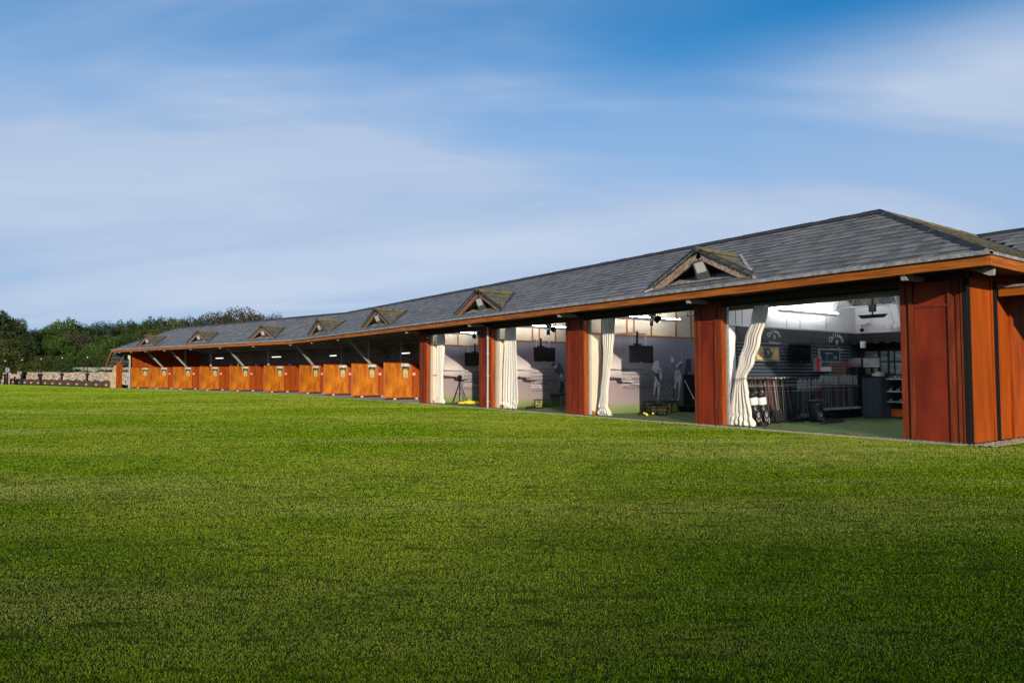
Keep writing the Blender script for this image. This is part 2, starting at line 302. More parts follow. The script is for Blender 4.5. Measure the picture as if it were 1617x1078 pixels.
def grass():
    # individual blades, dense near the camera and thinning out with distance
    NBL = 3000000
    z0, z1 = 2.2, 110.0
    u = rng.random(NBL); k = -0.85                              # pdf in depth ~ z^(k)
    d = (z0**(k + 1) + u * (z1**(k + 1) - z0**(k + 1)))**(1 / (k + 1))
    lat = (rng.random(NBL) * 2 - 1) * (d * 0.86 + 1.6)
    f = np.array([FW.x, FW.y]) / sqrt(FW.x**2 + FW.y**2); r_ = np.array([RT.x, RT.y])
    x = f[0] * d + r_[0] * lat; y = f[1] * d + r_[1] * lat
    keep = (y < YF - 0.32) | (x > -5.36) & (y < 20) | (x < -45) & (y < 10)
    keep &= ~((x < -27) & (y > YF - 0.45 + np.minimum(0, (x + 44.2)) * 0.277 * (x < -44.2)))
    x, y, d = x[keep], y[keep], d[keep]; n = len(x)
    patch = 0.5 + 0.5 * np.sin(x * 1.7 + 1.3 * np.sin(y * 0.9)) * np.sin(y * 2.1 + np.sin(x * 1.1))
    wd = (0.0005 + 0.00050 * d) * rng.uniform(0.6, 1.4, n); h = rng.uniform(0.005, 0.0125, n) * (0.8 + 0.4 * patch) + 0.0006 * d
    a = rng.uniform(0, 2 * pi, n); la = rng.uniform(0, 2 * pi, n); le = rng.uniform(0.2, 1.1, n) * h
    vx = np.empty((n, 3, 3)); cx, sx = np.cos(a) * wd, np.sin(a) * wd
    vx[:, 0] = np.stack([x - cx, y - sx, np.zeros(n)], 1); vx[:, 1] = np.stack([x + cx, y + sx, np.zeros(n)], 1)
    vx[:, 2] = np.stack([x + np.cos(la) * le, y + np.sin(la) * le, h], 1)
    me = bpy.data.meshes.new('grass'); me.vertices.add(3 * n); me.vertices.foreach_set('co', vx.reshape(-1))
    me.loops.add(3 * n); me.loops.foreach_set('vertex_index', np.arange(3 * n, dtype=np.int32))
    me.polygons.add(n); me.polygons.foreach_set('loop_start', np.arange(0, 3 * n, 3, dtype=np.int32))
    at = me.attributes.new('rnd', 'FLOAT', 'FACE'); at.data.foreach_set('value', rng.random(n).astype(np.float32)**1.5)
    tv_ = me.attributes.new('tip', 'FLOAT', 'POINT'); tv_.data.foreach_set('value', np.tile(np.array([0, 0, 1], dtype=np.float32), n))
    me.update(calc_edges=True)
    m = bpy.data.materials.new('grass_blades'); m.use_nodes = True; t = m.node_tree; b = t.nodes['Principled BSDF']
    b.inputs['Roughness'].default_value = 0.8; b.inputs['Specular IOR Level'].default_value = 0.06
    an = t.nodes.new('ShaderNodeAttribute'); an.attribute_name = 'rnd'; rp = t.nodes.new('ShaderNodeValToRGB'); t.links.new(an.outputs['Fac'], rp.inputs[0])
    e = rp.color_ramp.elements; e[0].color = (0.030, 0.085, 0.0005, 1); e[1].color = (0.50, 0.52, 0.16, 1); q = e.new(0.50); q.color = (0.150, 0.250, 0.001, 1); q = e.new(0.93); q.color = (0.24, 0.40, 0.006, 1)
    c = t.nodes.new('ShaderNodeTexCoord')
    def nz(scale, st, det, rot):
        ma_ = t.nodes.new('ShaderNodeMapping'); ma_.inputs['Rotation'].default_value = (0, 0, rot); t.links.new(c.outputs['Object'], ma_.inputs[0]); mp_ = t.nodes.new('ShaderNodeMapping'); mp_.inputs['Scale'].default_value = st; t.links.new(ma_.outputs[0], mp_.inputs[0])
        nn = t.nodes.new('ShaderNodeTexNoise'); nn.inputs['Scale'].default_value = scale; nn.inputs['Detail'].default_value = det; nn.inputs['Roughness'].default_value = .6; t.links.new(mp_.outputs[0], nn.inputs[0]); return nn.outputs[0]
    def mixn(fsrc, p0, p1, fmax, a, col, mode='MIX'):
        r = t.nodes.new('ShaderNodeValToRGB'); r.color_ramp.elements[0].position = p0; r.color_ramp.elements[1].position = p1; r.color_ramp.elements[1].color = (fmax, fmax, fmax, 1); t.links.new(fsrc, r.inputs[0])
        x_ = t.nodes.new('ShaderNodeMix'); x_.data_type = 'RGBA'; x_.blend_type = mode; t.links.new(r.outputs[0], x_.inputs[0]); t.links.new(a, x_.inputs[6]); x_.inputs[7].default_value = (*col, 1); return x_.outputs[2]
    gc = mixn(nz(.30, (0.22, 1.6, 1), 4, -YAW - pi / 2), .46, .68, .6, rp.outputs[0], (0.37, 0.37, 0.10))
    gc = mixn(nz(.16, (1, 1, 1), 3, 0), .45, .65, .55, gc, (0.27, 0.33, 0.03))
    gc = mixn(nz(1.6, (.5, 1.2, 1), 4, -YAW - pi / 2), .48, .70, .5, gc, (0.06, 0.14, 0.001)); gc = mixn(nz(7.0, (.30, 1.5, 1), 5, -YAW - pi / 2), .54, .66, .75, gc, (0.035, 0.06, 0.0))
    ta = t.nodes.new('ShaderNodeAttribute'); ta.attribute_name = 'tip'; tm_ = t.nodes.new('ShaderNodeMix'); tm_.data_type = 'RGBA'; t.links.new(ta.outputs['Fac'], tm_.inputs[0]); tm_.inputs[6].default_value = (0.17, 0.17, 0.15, 1); tm_.inputs[7].default_value = (2.5, 2.4, 2.6, 1)  # near-lawn shade painted into the blades: bases darkened, tips brightened
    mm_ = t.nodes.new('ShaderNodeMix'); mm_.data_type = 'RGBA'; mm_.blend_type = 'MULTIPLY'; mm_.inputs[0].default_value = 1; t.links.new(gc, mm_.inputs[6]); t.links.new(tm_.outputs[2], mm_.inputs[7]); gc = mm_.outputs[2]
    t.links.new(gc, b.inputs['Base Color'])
    tr = t.nodes.new('ShaderNodeBsdfTranslucent'); t.links.new(gc, tr.inputs[0]); ms = t.nodes.new('ShaderNodeMixShader'); ms.inputs[0].default_value = 0.3
    t.links.new(b.outputs[0], ms.inputs[1]); t.links.new(tr.outputs[0], ms.inputs[2]); t.links.new(ms.outputs[0], t.nodes['Material Output'].inputs[0])
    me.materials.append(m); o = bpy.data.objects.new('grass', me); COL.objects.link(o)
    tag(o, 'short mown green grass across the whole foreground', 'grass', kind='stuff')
grass()

# gravel strip and slab edge along the front
g = MB()
g.hexa([(-5.4, 14.34, -.02), (-5.4, 14.6, -.02), (-28.6, 14.6, -.02), (-28.6, 14.34, -.02), (-5.4, 14.34, .012), (-5.4, 14.6, .012), (-28.6, 14.6, .012), (-28.6, 14.34, .012)])
g.box((-5.74, 14.34, -.02), (-5.4, 22, .012))
for i in range(1500):
    if random.random() < 0.75: x, y = random.uniform(-28.6, -5.45), random.uniform(14.36, 14.6)
    else: x, y = random.uniform(-5.72, -5.42), random.uniform(14.36, 19)
    r = random.uniform(.006, .018); g.ball((x, y, .014), (r * 1.4, r, r * .8), None, 5, 3)
tag(g.build('gravel_strip', M_gravel), kind='structure')
g = MB()
g.hexa([S1(23.4, .35, -.05), S1(LEN1 + .2, .35, -.05), S1(LEN1 + .2, 7.4, -.05), S1(23.4, 7.4, -.05), S1(23.4, .35, .02), S1(LEN1 + .2, .35, .02), S1(LEN1 + .2, 7.4, .02), S1(23.4, 7.4, .02)])
g.hexa([S2(0, .35, -.05), S2(LEN2, .35, -.05), S2(LEN2, 7.4, -.05), S2(0, 7.4, -.05), S2(0, .35, .024), S2(LEN2, .35, .024), S2(LEN2, 7.4, .024), S2(0, 7.4, .024)])
tag(g.build('paving', M_conc), kind='structure')

# ------------------------------------------------------------------ the building
BL = thing('driving_range_building', 'long low golf range building with slate roof, orange fascia and red timber pillars', 'building', (-5.79, 14.62, 0))
def zroof(t): return ZE + 0.04 + SL * t
# deck
NZ = Vector((0, -SL, 1)).normalized()
def deck(mb, F, s0, s1, r0, r1, t0=0.0, t1=RUN, off=0.0, th=0.06, m=None):
    a = [F(s0, t0, zroof(t0) + off), F(s1, t0, zroof(t0) + off), F(r1, t1, zroof(t1) + off), F(r0, t1, zroof(t1) + off)]
    lo_ = [v - Vector((0, 0, th)) for v in a]
    mb.hexa(lo_ + a, m)
d = MB()
deck(d, S1, 0, LEN1, RUN, LEN1 + MIT * RUN, off=-.03)
deck(d, S2, 0, LEN2, -MIT * RUN, HIP2, off=-.03)
deck(d, SD, 0, SIDE, RUN, SIDE + RUN, off=-.03)
# rear slopes (over the rooms they carry translucent panels, built further down)
def rear(F, s0, s1, r0, r1, mb, tb=2 * RUN + .15, m=None):
    zb = zroof(RUN) - SL * (tb - RUN)
    a = [F(r0, RUN, zroof(RUN) - .03), F(r1, RUN, zroof(RUN) - .03), F(s1, tb, zb - .03), F(s0, tb, zb - .03)]
    mb.hexa([v - Vector((0, 0, .06)) for v in a] + a, m)
rear(S1, 22.6, LEN1 + 1.0, 22.6, LEN1 + MIT * RUN, d)
rear(S2, -1.05, HIP2, -MIT * RUN, HIP2, d)
d.build('roof', M_darksteel, BL)
ROOF = [o for o in KIDS(BL) if o.name == 'roof'][0]
rp = MB(); zb_ = zroof(RUN) - SL * (RUN + .15)
for k in range(16):
    sa, sb = 3.7 + k * 1.18, 3.7 + (k + 1) * 1.18
    rp.add([S1(sa, RUN, zroof(RUN) - .05), S1(sb - .05, RUN, zroof(RUN) - .05), S1(sb - .05, 2 * RUN + .15, zb_ - .05), S1(sa, 2 * RUN + .15, zb_ - .05)], [(0, 1, 2, 3)], M_roofpanel)
    rp.add([S1(sb - .05, RUN, zroof(RUN) - .05), S1(sb, RUN, zroof(RUN) - .05), S1(sb, 2 * RUN + .15, zb_ - .05), S1(sb - .05, 2 * RUN + .15, zb_ - .05)], [(0, 1, 2, 3)], M_white)
rp.build('roof_light', M_roofpanel, BL)

def slates(mb, F, lo, hi, t0=-.06, t1=RUN, g=0.262, w=0.27, nrm=None, m=None, skip=None):
    rows = int((t1 - t0) / g) + 1; ct = t0; k = 0
    while ct < t1 - .02:
        te = min(ct + g * 1.15, t1)
        s = lo(ct) - random.random() * w
        while s < hi(ct):
            ww = w * random.uniform(.92, 1.08); a, b = s + .004, s + ww - .004
            def cl(v, t): return min(max(v, lo(t)), hi(t))
            j = random.uniform(-.012, .012); lift = random.uniform(0, .006)
            p = [(cl(a, ct), ct + j), (cl(b, ct), ct + j), (cl(b, te), te), (cl(a, te), te)]
            if p[1][0] - p[0][0] > .03 or p[2][0] - p[3][0] > .03:
                if not (skip and skip((a + b) / 2, ct)):
                    top = [F(p[0][0], p[0][1], zroof(p[0][1]) + .028 + lift), F(p[1][0], p[1][1], zroof(p[1][1]) + .028 + lift), F(p[2][0], p[2][1], zroof(p[2][1]) + .002), F(p[3][0], p[3][1], zroof(p[3][1]) + .002)]
                    bot = [v - Vector((0, 0, .011)) for v in top]
                    mb.add(top + bot, [(0, 1, 2, 3), (1, 0, 4, 5), (0, 3, 7, 4), (2, 1, 5, 6)], m)
            s += ww
        ct += g; k += 1
s1_ = MB(); slates(s1_, S1, lambda t: max(0, t), lambda t: LEN1 + MIT * t)
slates(s1_, S2, lambda t: -MIT * t, lambda t: LEN2 - (LEN2 - HIP2) * t / RUN)
s1_.build('slates', M_slate, ROOF)
s2_ = MB(); slates(s2_, SD, lambda t: max(0, t), lambda t: SIDE + t); o = s2_.build('slates', M_moss, ROOF); o['label'] = 'mossy slates on the short side slope'

# ridge tiles, hips, valley
r = MB()
def ridge_run(mb, a, b, m, w=.15, h=.09, step=.45):
    a = Vector(a); b = Vector(b); L_ = (b - a).length; n = max(1, int(L_ / step)); d_ = (b - a) / n; x = d_.cross(Vector((0, 0, 1))).normalized() * w
    for i in range(n):
        p = a + d_ * i; q = a + d_ * (i + 1.02); u = Vector((0, 0, 1)); j = Vector((0, 0, random.uniform(0, .012)))
        mb.add([p - x - u * h * .9 + j, p + j + u * .02, p + x - u * h * .9 + j, q - x - u * h * .9 + j, q + j + u * .02, q + x - u * h * .9 + j,
                p - x - u * (h * .9 + .03) + j, p + x - u * (h * .9 + .03) + j, q - x - u * (h * .9 + .03) + j, q + x - u * (h * .9 + .03) + j],
               [(0, 1, 4, 3), (1, 2, 5, 4), (0, 6, 7, 2, 1), (6, 8, 9, 7), (3, 4, 5, 9, 8), (0, 3, 8, 6), (2, 7, 9, 5)], m)
zr = zroof(RUN) + .06
ridge_run(r, S1(RUN, RUN, zr), S1(LEN1 + MIT * RUN, RUN, zr), M_ridge)
ridge_run(r, S2(-MIT * RUN, RUN, zr), S2(HIP2, RUN, zr), M_ridge)
ridge_run(r, S2(LEN2, 0, zroof(0) + .05), S2(HIP2, RUN, zr), M_ridge, w=.11)
ridge_run(r, S1(0, 0, zroof(0) + .04), S1(RUN, RUN, zr), M_ridge, w=.10, h=.07)
ridge_run(r, SD(RUN, RUN, zr), SD(SIDE + RUN, RUN, zr), M_lichen)
r.build('ridge_tile', M_ridge, ROOF)
# lead eave edge
r = MB()
def edge_run(mb, F, s0, s1, t, z, w, h, m=None, t_out=None):
    t2 = t + w; a = [F(s0, t, z), F(s1, t, z), F(s1, t2, z), F(s0, t2, z)]
    mb.hexa(a + [v + Vector((0, 0, h)) for v in a], m)
edge_run(r, S1, -.09, LEN1 + .01, -.12, ZE - .02, .15, .075)
edge_run(r, S2, 0.0, LEN2, -.12, ZE - .02, .15, .075)
edge_run(r, SD, -.115, SIDE, -.09, ZE - .014, .13, .053)
r.build('gutter', M_lead, BL)
# fascia boards
f = MB()
FH = .19
edge_run(f, S1, -.03, LEN1 + .01, -.06, ZE - FH - .015, .04, FH)
edge_run(f, S2, 0.006, LEN2, -.06, ZE - FH - .018, .04, FH)
edge_run(f, SD, -.02, SIDE, -.058, ZE - FH - .015, .04, FH)
# sloping end board where the hip runs on down past the eave
e0 = S2(LEN2, -.06, ZE + .02); e1 = S2(LEN2 + 1.35, -.06, ZE - 1.40); dn = Vector((0, 0, -.20)); bk = NB * .05
f.hexa([e0 + dn, e1 + dn, e1 + dn + bk, e0 + dn + bk, e0, e1, e1 + bk, e0 + bk])
f.build('fascia', M_fascia, BL)
# end canopy (steep lower roof skirt at the far end) with rafters below
c = MB()
for k in range(1):
    a = [S2(LEN2, 0, ZE + .0), S2(LEN2, 7.2, ZE), S2(LEN2 + 1.35, 7.2, ZE - 1.42), S2(LEN2 + 1.35, 0, ZE - 1.42)]
    c.hexa([v - Vector((0, 0, .05)) for v in a] + [v + Vector((0, 0, .02)) for v in a])
    a = [S2(LEN2 + .02, .02, ZE), S2(HIP2, RUN, zroof(RUN) - .04), S2(HIP2 + .01, RUN, zroof(RUN) - .04), S2(LEN2 + .02, 7.3, ZE)]
    c.add(a, [(0, 1, 3)])
c.build('end_canopy', M_darksteel, BL)
rf = MB()
for k in range(4): rf.beam(S2(LEN2 + .25 + k * .32, .1, ZE - .38 - k * .34), S2(LEN2 + .25 + k * .32, 7.2, ZE - .38 - k * .34), .05, .04)
rf.build('rafter', mat('grey_batten', (0.16, 0.165, 0.16), .7), BL)

# soffit + lintels over the rooms
s = MB()
s.box((-28.4, E0.y, ZE - .16), (-5.16, YF + .25, ZE - .12), M_dark)
s.box((-5.82, E0.y + .02, ZE - .157), (-5.14, 19.2, ZE - .118), M_dark)
s.build('soffit', M_dark, BL)
s = MB()
for i in range(4):
    xl = PIL[i][1]; xr = XR[i]
    s.box((xl, YF + .02, 3.12), (xr, YF + .20, ZE - .16), M_dark)
    s.box((xl, YF + .04, 3.075), (xr, YF + .09, 3.12), M_blackmat)
    s.box((xl, YF + .11, 3.06), (xr, YF + .15, 3.12), mat('olive_track', (0.17, 0.16, 0.11), .6))
for x0, x1 in [p for p in PIL] + [(-7.0, -5.79)]:
    s.box((x0 - .04, YF - .03, 3.18), (x1 + .04, YF + .24, ZE - .16), M_dark)
s.build('lintel', M_dark, BL)
s = MB()
for i, (zz, yy) in enumerate(((3.02, .30),)):
    s.box((XW[3], YF + yy, 2.98), (-7.0, YF + yy + .04, 3.14), mat('olive_valance', (0.20, 0.19, 0.13), .8))
o = s.build('valance', None, BL); o['label'] = 'olive fabric valance over the shop opening'

# pillars
def pillar(x0, x1, depth, name='pillar'):
    p = MB(); y = YF
    p.box((x0, y + .03, 0), (x1, y + depth, 3.2), M_redtrim)
    for a, b, dy in ((x0, x0 + .10, .0), (x0 + .125, x0 + .20, -.02), (x1 - .20, x1 - .125, -.02), (x1 - .10, x1 + .002, .0)):
        p.box((a, y + dy, .0), (b, y + .032, 3.19), M_redtrim)
    p.box((x0 - .01, y - .035, 3.12), (x1 + .02, y + .03, 3.21), M_redtrim)
    o = p.build(name, M_redtrim, BL)
    q = MB(); q.box((x0 + .215, y + .008, .02), (x1 - .215, y + .028, 2.62), M_redpanel); q.box((x0 + .215, y + .008, 2.66), (x1 - .215, y + .028, 3.11), M_redpanel)
    q.build('panel', M_redpanel, o)
    q = MB(); q.box((x1 + .003, y + .035, .02), (x1 + .012, y + depth - .02, 3.18), M_orange2); q.build('side_panel', M_orange2, o)
    q = MB(); q.box((x1 + .0, y + depth, .0), (x1 + .06, y + depth + .07, 3.12), M_steel); q.build('steel_jamb', M_steel, o)
    return o
for i, (a, b) in enumerate(PIL): pillar(a, b, .20)
pp = MB(); x0, x1 = -7.0, -5.79
pp.box((x0, YF + .04, 0), (x1 - .02, YF + .22, 3.2), M_redtrim)
for a, b, dy in ((x0, x0 + .10, 0), (x0 + .10, x0 + .17, .02), (x0 + .17, x0 + .25, -.015), (-6.10, -6.02, -.015), (-6.02, -5.96, .012), (-5.96, -5.90, -.003), (-5.88, -5.82, .0)):
    pp.box((a, YF + dy, 0), (b, YF + .042, 3.19), M_redtrim)
cp = pp.build('corner_pillar', M_redtrim, BL)
q = MB(); q.box((-6.74, YF + .012, .02), (-6.11, YF + .036, 2.66), M_redpanel); q.box((-6.74, YF + .012, 2.70), (-6.11, YF + .036, 3.16), M_redpanel)
q.box((-6.75, YF - .002, 2.655), (-6.105, YF + .036, 2.705), M_redtrim); q.build('panel', M_redpanel, cp)
# black shutter guides and side wall
q = MB()
for y in (YF - .01, 15.86):
    q.box((-5.83, y, 0), (-5.765, y + .05, 3.2)); q.box((-5.83, y + .06, 0), (-5.755, y + .10, 3.2)); q.box((-5.83, y + .11, 0), (-5.765, y + .16, 3.2))
q.build('shutter_guide', M_black, BL)
q = MB(); q.box((-5.86, YF + .16, 0.02), (-5.80, 15.85, 3.2), M_orange); q.box((-5.86, 16.03, .02), (-5.80, 16.62, 3.2), M_orange)
q.box((-5.80, 15.76, .02), (-5.775, 15.845, 3.2), M_orange2); q.box((-5.80, 16.62, .0), (-5.74, 16.72, 3.0), M_orange2)
q.box((-5.86, 16.72, .02), (-5.80, 22.0, 3.2), M_orange2)
q.box((-5.82, YF + .14, 3.2), (-5.72, 19.2, 3.32), M_redtrim)
q.build('side_wall', M_orange, BL)
# low porch canopy on the side
q = MB(); q.box((-5.74, 16.02, 2.90), (3.0, 16.06, 3.07), M_fascia); q.box((-5.74, 15.98, 3.07), (3.0, 16.12, 3.115), M_lead); q.box((-5.74, 16.06, 3.0), (3.0, 19.5, 3.06), M_dark)
q.box((-5.2, 19.4, 0), (3.0, 19.5, 3.4), M_redpanel)
q.build('porch', M_dark, BL)
# adjoining wing roof
wz = 5.36
q = MB()
a = [(E0.x, 19.30, ZE), (6, 19.30, ZE), (6, 23.01, wz), (-8.83, 23.01, wz)]
q.add([Vector(v) for v in a] + [Vector(v) - Vector((0, 0, .08)) for v in a], [(0, 1, 2, 3), (7, 6, 5, 4), (0, 4, 5, 1)], M_darksteel)
q.add([(-8.83, 23.01, wz), (6, 23.01, wz), (6, 26.7, ZE), (-12.5, 26.7, ZE)], [(0, 1, 2, 3)], M_darksteel)
q.add([(-8.83, 23.01, wz), (-12.5, 26.7, ZE), (-12.5, 21.3, ZE), (-8.83, 17.6, wz)], [(0, 1, 2, 3)], M_darksteel)
w = q.build('wing_roof', M_darksteel, BL)
q = MB(); slates(q, lambda s, t, z: Vector((E0.x + s, 19.30 + t, z)), lambda t: -t, lambda t: 11.0); q.build('slates', M_slate, w)
q = MB(); ridge_run(q, (-8.83, 23.01, wz + .1), (6, 23.01, wz + .1), M_ridge); q.beam((E0.x + .02, 19.28, ZE + .08), (-8.8, 22.98, wz + .05), .12, .03, M_ridge); q.build('ridge_tile', M_ridge, w)

# rooms: side walls, back walls, floor, ceiling
fl = MB(); fl.box((-28.2, YF - .02, -.03), (-5.9, YB, .03)); fl.build('turf_floor', M_turf, BL)
M_mural = None
def mural_mat():
    m = bpy.data.materials.new('beach_photo_mural'); m.use_nodes = True; t = m.node_tree; b = t.nodes['Principled BSDF']; b.inputs['Roughness'].default_value = .45
    c = t.nodes.new('ShaderNodeTexCoord'); sp = t.nodes.new('ShaderNodeSeparateXYZ'); t.links.new(c.outputs['Object'], sp.inputs[0])
    def R(src, stops):
        r = t.nodes.new('ShaderNodeValToRGB'); e = r.color_ramp.elements
        e[0].position = stops[0][0]; e[0].color = (*stops[0][1], 1); e[1].position = stops[-1][0]; e[1].color = (*stops[-1][1], 1)
        for p, cc in stops[1:-1]: q = e.new(p); q.color = (*cc, 1)
        t.links.new(src, r.inputs[0]); return r.outputs[0]
    def mth(op, a, b_=0.0):
        n = t.nodes.new('ShaderNodeMath'); n.operation = op
        for i, v in enumerate((a, b_)):
            if isinstance(v, (int, float)): n.inputs[i].default_value = v
            else: t.links.new(v, n.inputs[i])
        return n.outputs[0]
    nz = t.nodes.new('ShaderNodeTexNoise'); nz.inputs['Scale'].default_value = 3.0; nz.inputs['Detail'].default_value = 8; t.links.new(c.outputs['Object'], nz.inputs[0])
    zz = mth('DIVIDE', mth('ADD', sp.outputs[2], mth('MULTIPLY', mth('SUBTRACT', nz.outputs[0], .5), .10)), 2.6)
    left = R(zz, [(0.0, (0.12, 0.21, 0.04)), (0.08, (0.23, 0.27, 0.11)), (0.15, (0.34, 0.27, 0.27)), (0.40, (0.33, 0.25, 0.27)), (0.47, (0.46, 0.38, 0.38)), (0.60, (0.66, 0.60, 0.58)), (0.72, (0.46, 0.38, 0.39)), (0.80, (0.30, 0.25, 0.30)), (1.0, (0.38, 0.36, 0.44))])
    right = R(zz, [(0.0, (0.10, 0.17, 0.03)), (0.09, (0.14, 0.19, 0.07)), (0.17, (0.22, 0.19, 0.20)), (0.40, (0.12, 0.12, 0.15)), (0.62, (0.24, 0.245, 0.32)), (1.0, (0.32, 0.315, 0.40))])
    f = R(mth('DIVIDE', mth('SUBTRACT', sp.outputs[1], 14.6), 5.0), [(0.22, (0, 0, 0)), (0.62, (1, 1, 1))])
    x = t.nodes.new('ShaderNodeMix'); x.data_type = 'RGBA'; t.links.new(f, x.inputs[0]); t.links.new(left, x.inputs[6]); t.links.new(right, x.inputs[7]); t.links.new(x.outputs[2], b.inputs['Base Color'])
    return m
M_mural = mural_mat()
M_ink = mat('print_dark', (0.03, 0.026, 0.03), .5); M_inkw = mat('print_white', (0.75, 0.73, 0.72), .5)
M_pl = mat('print_light_grey', (0.88, 0.90, 0.97), .5, .5, 9, detail=6); M_pm = mat('print_mid_grey', (0.20, 0.21, 0.26), .5, .4, 12); M_pd = mat('print_slate_grey', (0.06, 0.065, 0.10), .5, .3, 12)
M_pline = mat('print_fine_line', (0.50, 0.51, 0.60), .5)
def flat_poly(mb, pts, m, off=(.003, 0, 0)): mb.prism(pts, off, m)
BACK_Z = 2.6
def ztop(y): t = y - E0.y; return zroof(t) - .16 if t < RUN else zroof(RUN) - SL * (t - RUN) - .16
def gable(mb, x0, x1, m):
    P_ = [(YF + .24, 0), (YB, 0), (YB, ztop(YB)), (17.55, ztop(17.55)), (YF + .24, ztop(YF + .24))]
    mb.prism([(x0, y, z) for y, z in P_], (x1 - x0, 0, 0), m)
for i, x in enumerate(XW):
    w_ = MB(); gable(w_, x - .16, x, M_white if i == 3 else M_cream)
    wall = w_.build('partition_wall', M_cream, BL)
    if i < 3:
        q = MB(); q.box((x, YF + .74, .03), (x + .012, YB, BACK_Z), M_mural); q.build('mural', M_mural, wall)
        q = MB()
        q.box((x, YF + .66, 0.03), (x + .035, YF + .74, 3.4), M_batten)
        q.box((x, YF + .24, BACK_Z + .02), (x + .03, YF + .66, BACK_Z + .07), M_batten); q.box((x, YF + .74, BACK_Z), (x + .04, YB, BACK_Z + .055), M_batten)
        q.box((x, YF + .24, .03), (x + .03, YF + .66, .15), M_batten)
        if i == 0: q.box((x, YF + .24, 1.25), (x + .028, YF + .66, 1.29), M_batten)
        for yy in ((1.78, 2.12, 2.95, 4.2, 5.0) if i else (1.5, 2.6, 3.6, 4.6)): q.box((x, YF + yy, BACK_Z + .055), (x + .03, YF + yy + .055, min(3.9, ztop(YF + yy) - .02)), M_batten)
        q.build('batten', M_batten, wall)
        for yy in (1.65, 3.0, 4.3, 5.5): q = MB(); q.box((x + .012, YF + yy, .04), (x + .0135, YF + yy + .012, BACK_Z - .02), M_gap); q.build('panel_joint', M_gap, wall)
    else:
        q = MB(); q.box((x, YF + .62, .03), (x + .02, YB, 2.22), M_navy); q.build('slatwall', M_navy, wall)
        q = MB()
        for k in range(15):
            z = .85 + k * .094; q.box((x + .021, YF + .66, z), (x + .027, YB - .4, z + .014))
        q.build('slat_strip', M_silver, wall)
        q = MB(); q.box((x, YF + .62, 2.22), (x + .05, YB, 2.585), M_char)
        for yy in (1.9, 2.9, 4.1): q.box((x + .05, YF + yy, 2.23), (x + .052, YF + yy + .02, 2.58), M_black)
        q.build('fascia_board', M_char, wall)
        q = MB(); q.box((x, YF + .24, 2.60), (x + .045, YB, 2.64), M_white)
        for yy in (.62, .9, 1.55, 2.9, 3.55, 4.9): q.box((x + .0, YF + yy, 2.64), (x + .006, YF + yy + .022, ztop(YF + yy) - .02), M_gap)
        q.box((x + .0, YF + 1.38, 2.64), (x + .02, YF + 1.60, 3.9), mat('grey_post', (0.30, 0.29, 0.26), .7))
        q.build('trim', M_white, wall)
        q = MB(); q.box((x, YF + .24, .03), (x + .03, YF + .55, 2.55), M_white); q.build('end_panel', M_white, wall)
bw = MB()
bw.box((-28.2, YB, 0), (XW[3] - .16, YB + .10, 3.42), M_cream); bw.box((XW[3] - .16, YB, 2.6), (-5.86, YB + .10, 3.42), M_white)
bw.box((XW[3] - .16, YB + .002, 0), (-5.86, YB + .15, 2.6), M_blackmat)
bwo = bw.build('back_wall', M_cream, BL)
bh = MB(); bh.hexa([(XW[3], YB - .55, 2.28), (-5.9, YB - .55, 2.28), (-5.9, YB, 2.20), (XW[3], YB, 2.20), (XW[3], YB - .55, 2.55), (-5.9, YB - .55, 2.55), (-5.9, YB, 2.6), (XW[3], YB, 2.6)], M_blackmat)
for yy in range(5): bh.box((XW[3] + .15 + yy * .33, YB - .50, 2.262), (XW[3] + .28 + yy * .33, YB - .42, 2.27), M_silver)
bh.build('bulkhead', M_blackmat, BL)
# windows at the back of the shop
wn = MB()
M_win = mat('shop_window_glass', (0.03, 0.045, 0.045), .06)
wins = [(1366, 1387), (1391, 1402), (1405, 1412), (1414, 1440)]
for a, b in wins:
    p = on_y(a, 552, YB - .02); q_ = on_y(b, 591, YB - .02)
    wf = MB(); wf.box((p.x - .03, YB - .03, 1.30), (q_.x + .03, YB - .012, 2.05), M_black); wo_ = wf.build('window', M_black, BL)
    for z0_, z1_ in ((1.34, 1.68), (1.73, 2.02)):
        pn = MB(); pn.box((p.x, YB - .036, z0_), (q_.x, YB - .031, z1_), mat('window_reflection', (0.12, 0.17, 0.17), .12, .5, 4, stretch=(1, 1, 5))); pn.build('pane', None, wo_)
sw = MB(); sw.box((-5.9, YF + .24, 0), (-5.865, YB, 3.3), M_white); sw.build('inner_side_wall', M_white, BL)
# ceiling lining under the front slope
ce = MB()
a = [(-28.2, YF + .25, zroof(YF + .25 - E0.y) - .14), (-5.9, YF + .25, zroof(YF + .25 - E0.y) - .14), (-8.8, 17.55, zroof(RUN) - .14), (-28.2, 17.55, zroof(RUN) - .14)]
ce.hexa([Vector(v) - Vector((0, 0, .03)) for v in a] + [Vector(v) for v in a]); ce.build('ceiling_lining', M_white, BL)
# lattice trusses
def truss(x0, x1, y, z, h=.42):
    t = MB(); t.beam((x0, y, z), (x1, y, z), .05, .05); t.beam((x0, y, z + h), (x1, y, z + h), .05, .05)
    n = max(2, int((x1 - x0) / .42)); dx = (x1 - x0) / n
    for k in range(n):
        a = x0 + k * dx; t.tube([(a, y, z), (a + dx / 2, y, z + h), (a + dx, y, z)], .011, None, 5)
    t.build('lattice_truss', M_darksteel, BL)
for i in range(4):
    for y in ((15.7, 17.9, 20.1) if i == 3 else (17.0, 19.4)): truss(XW[i] + .02, (XR[i] if i < 3 else -5.95) - .02, y, 3.32 if i == 3 else 3.42)

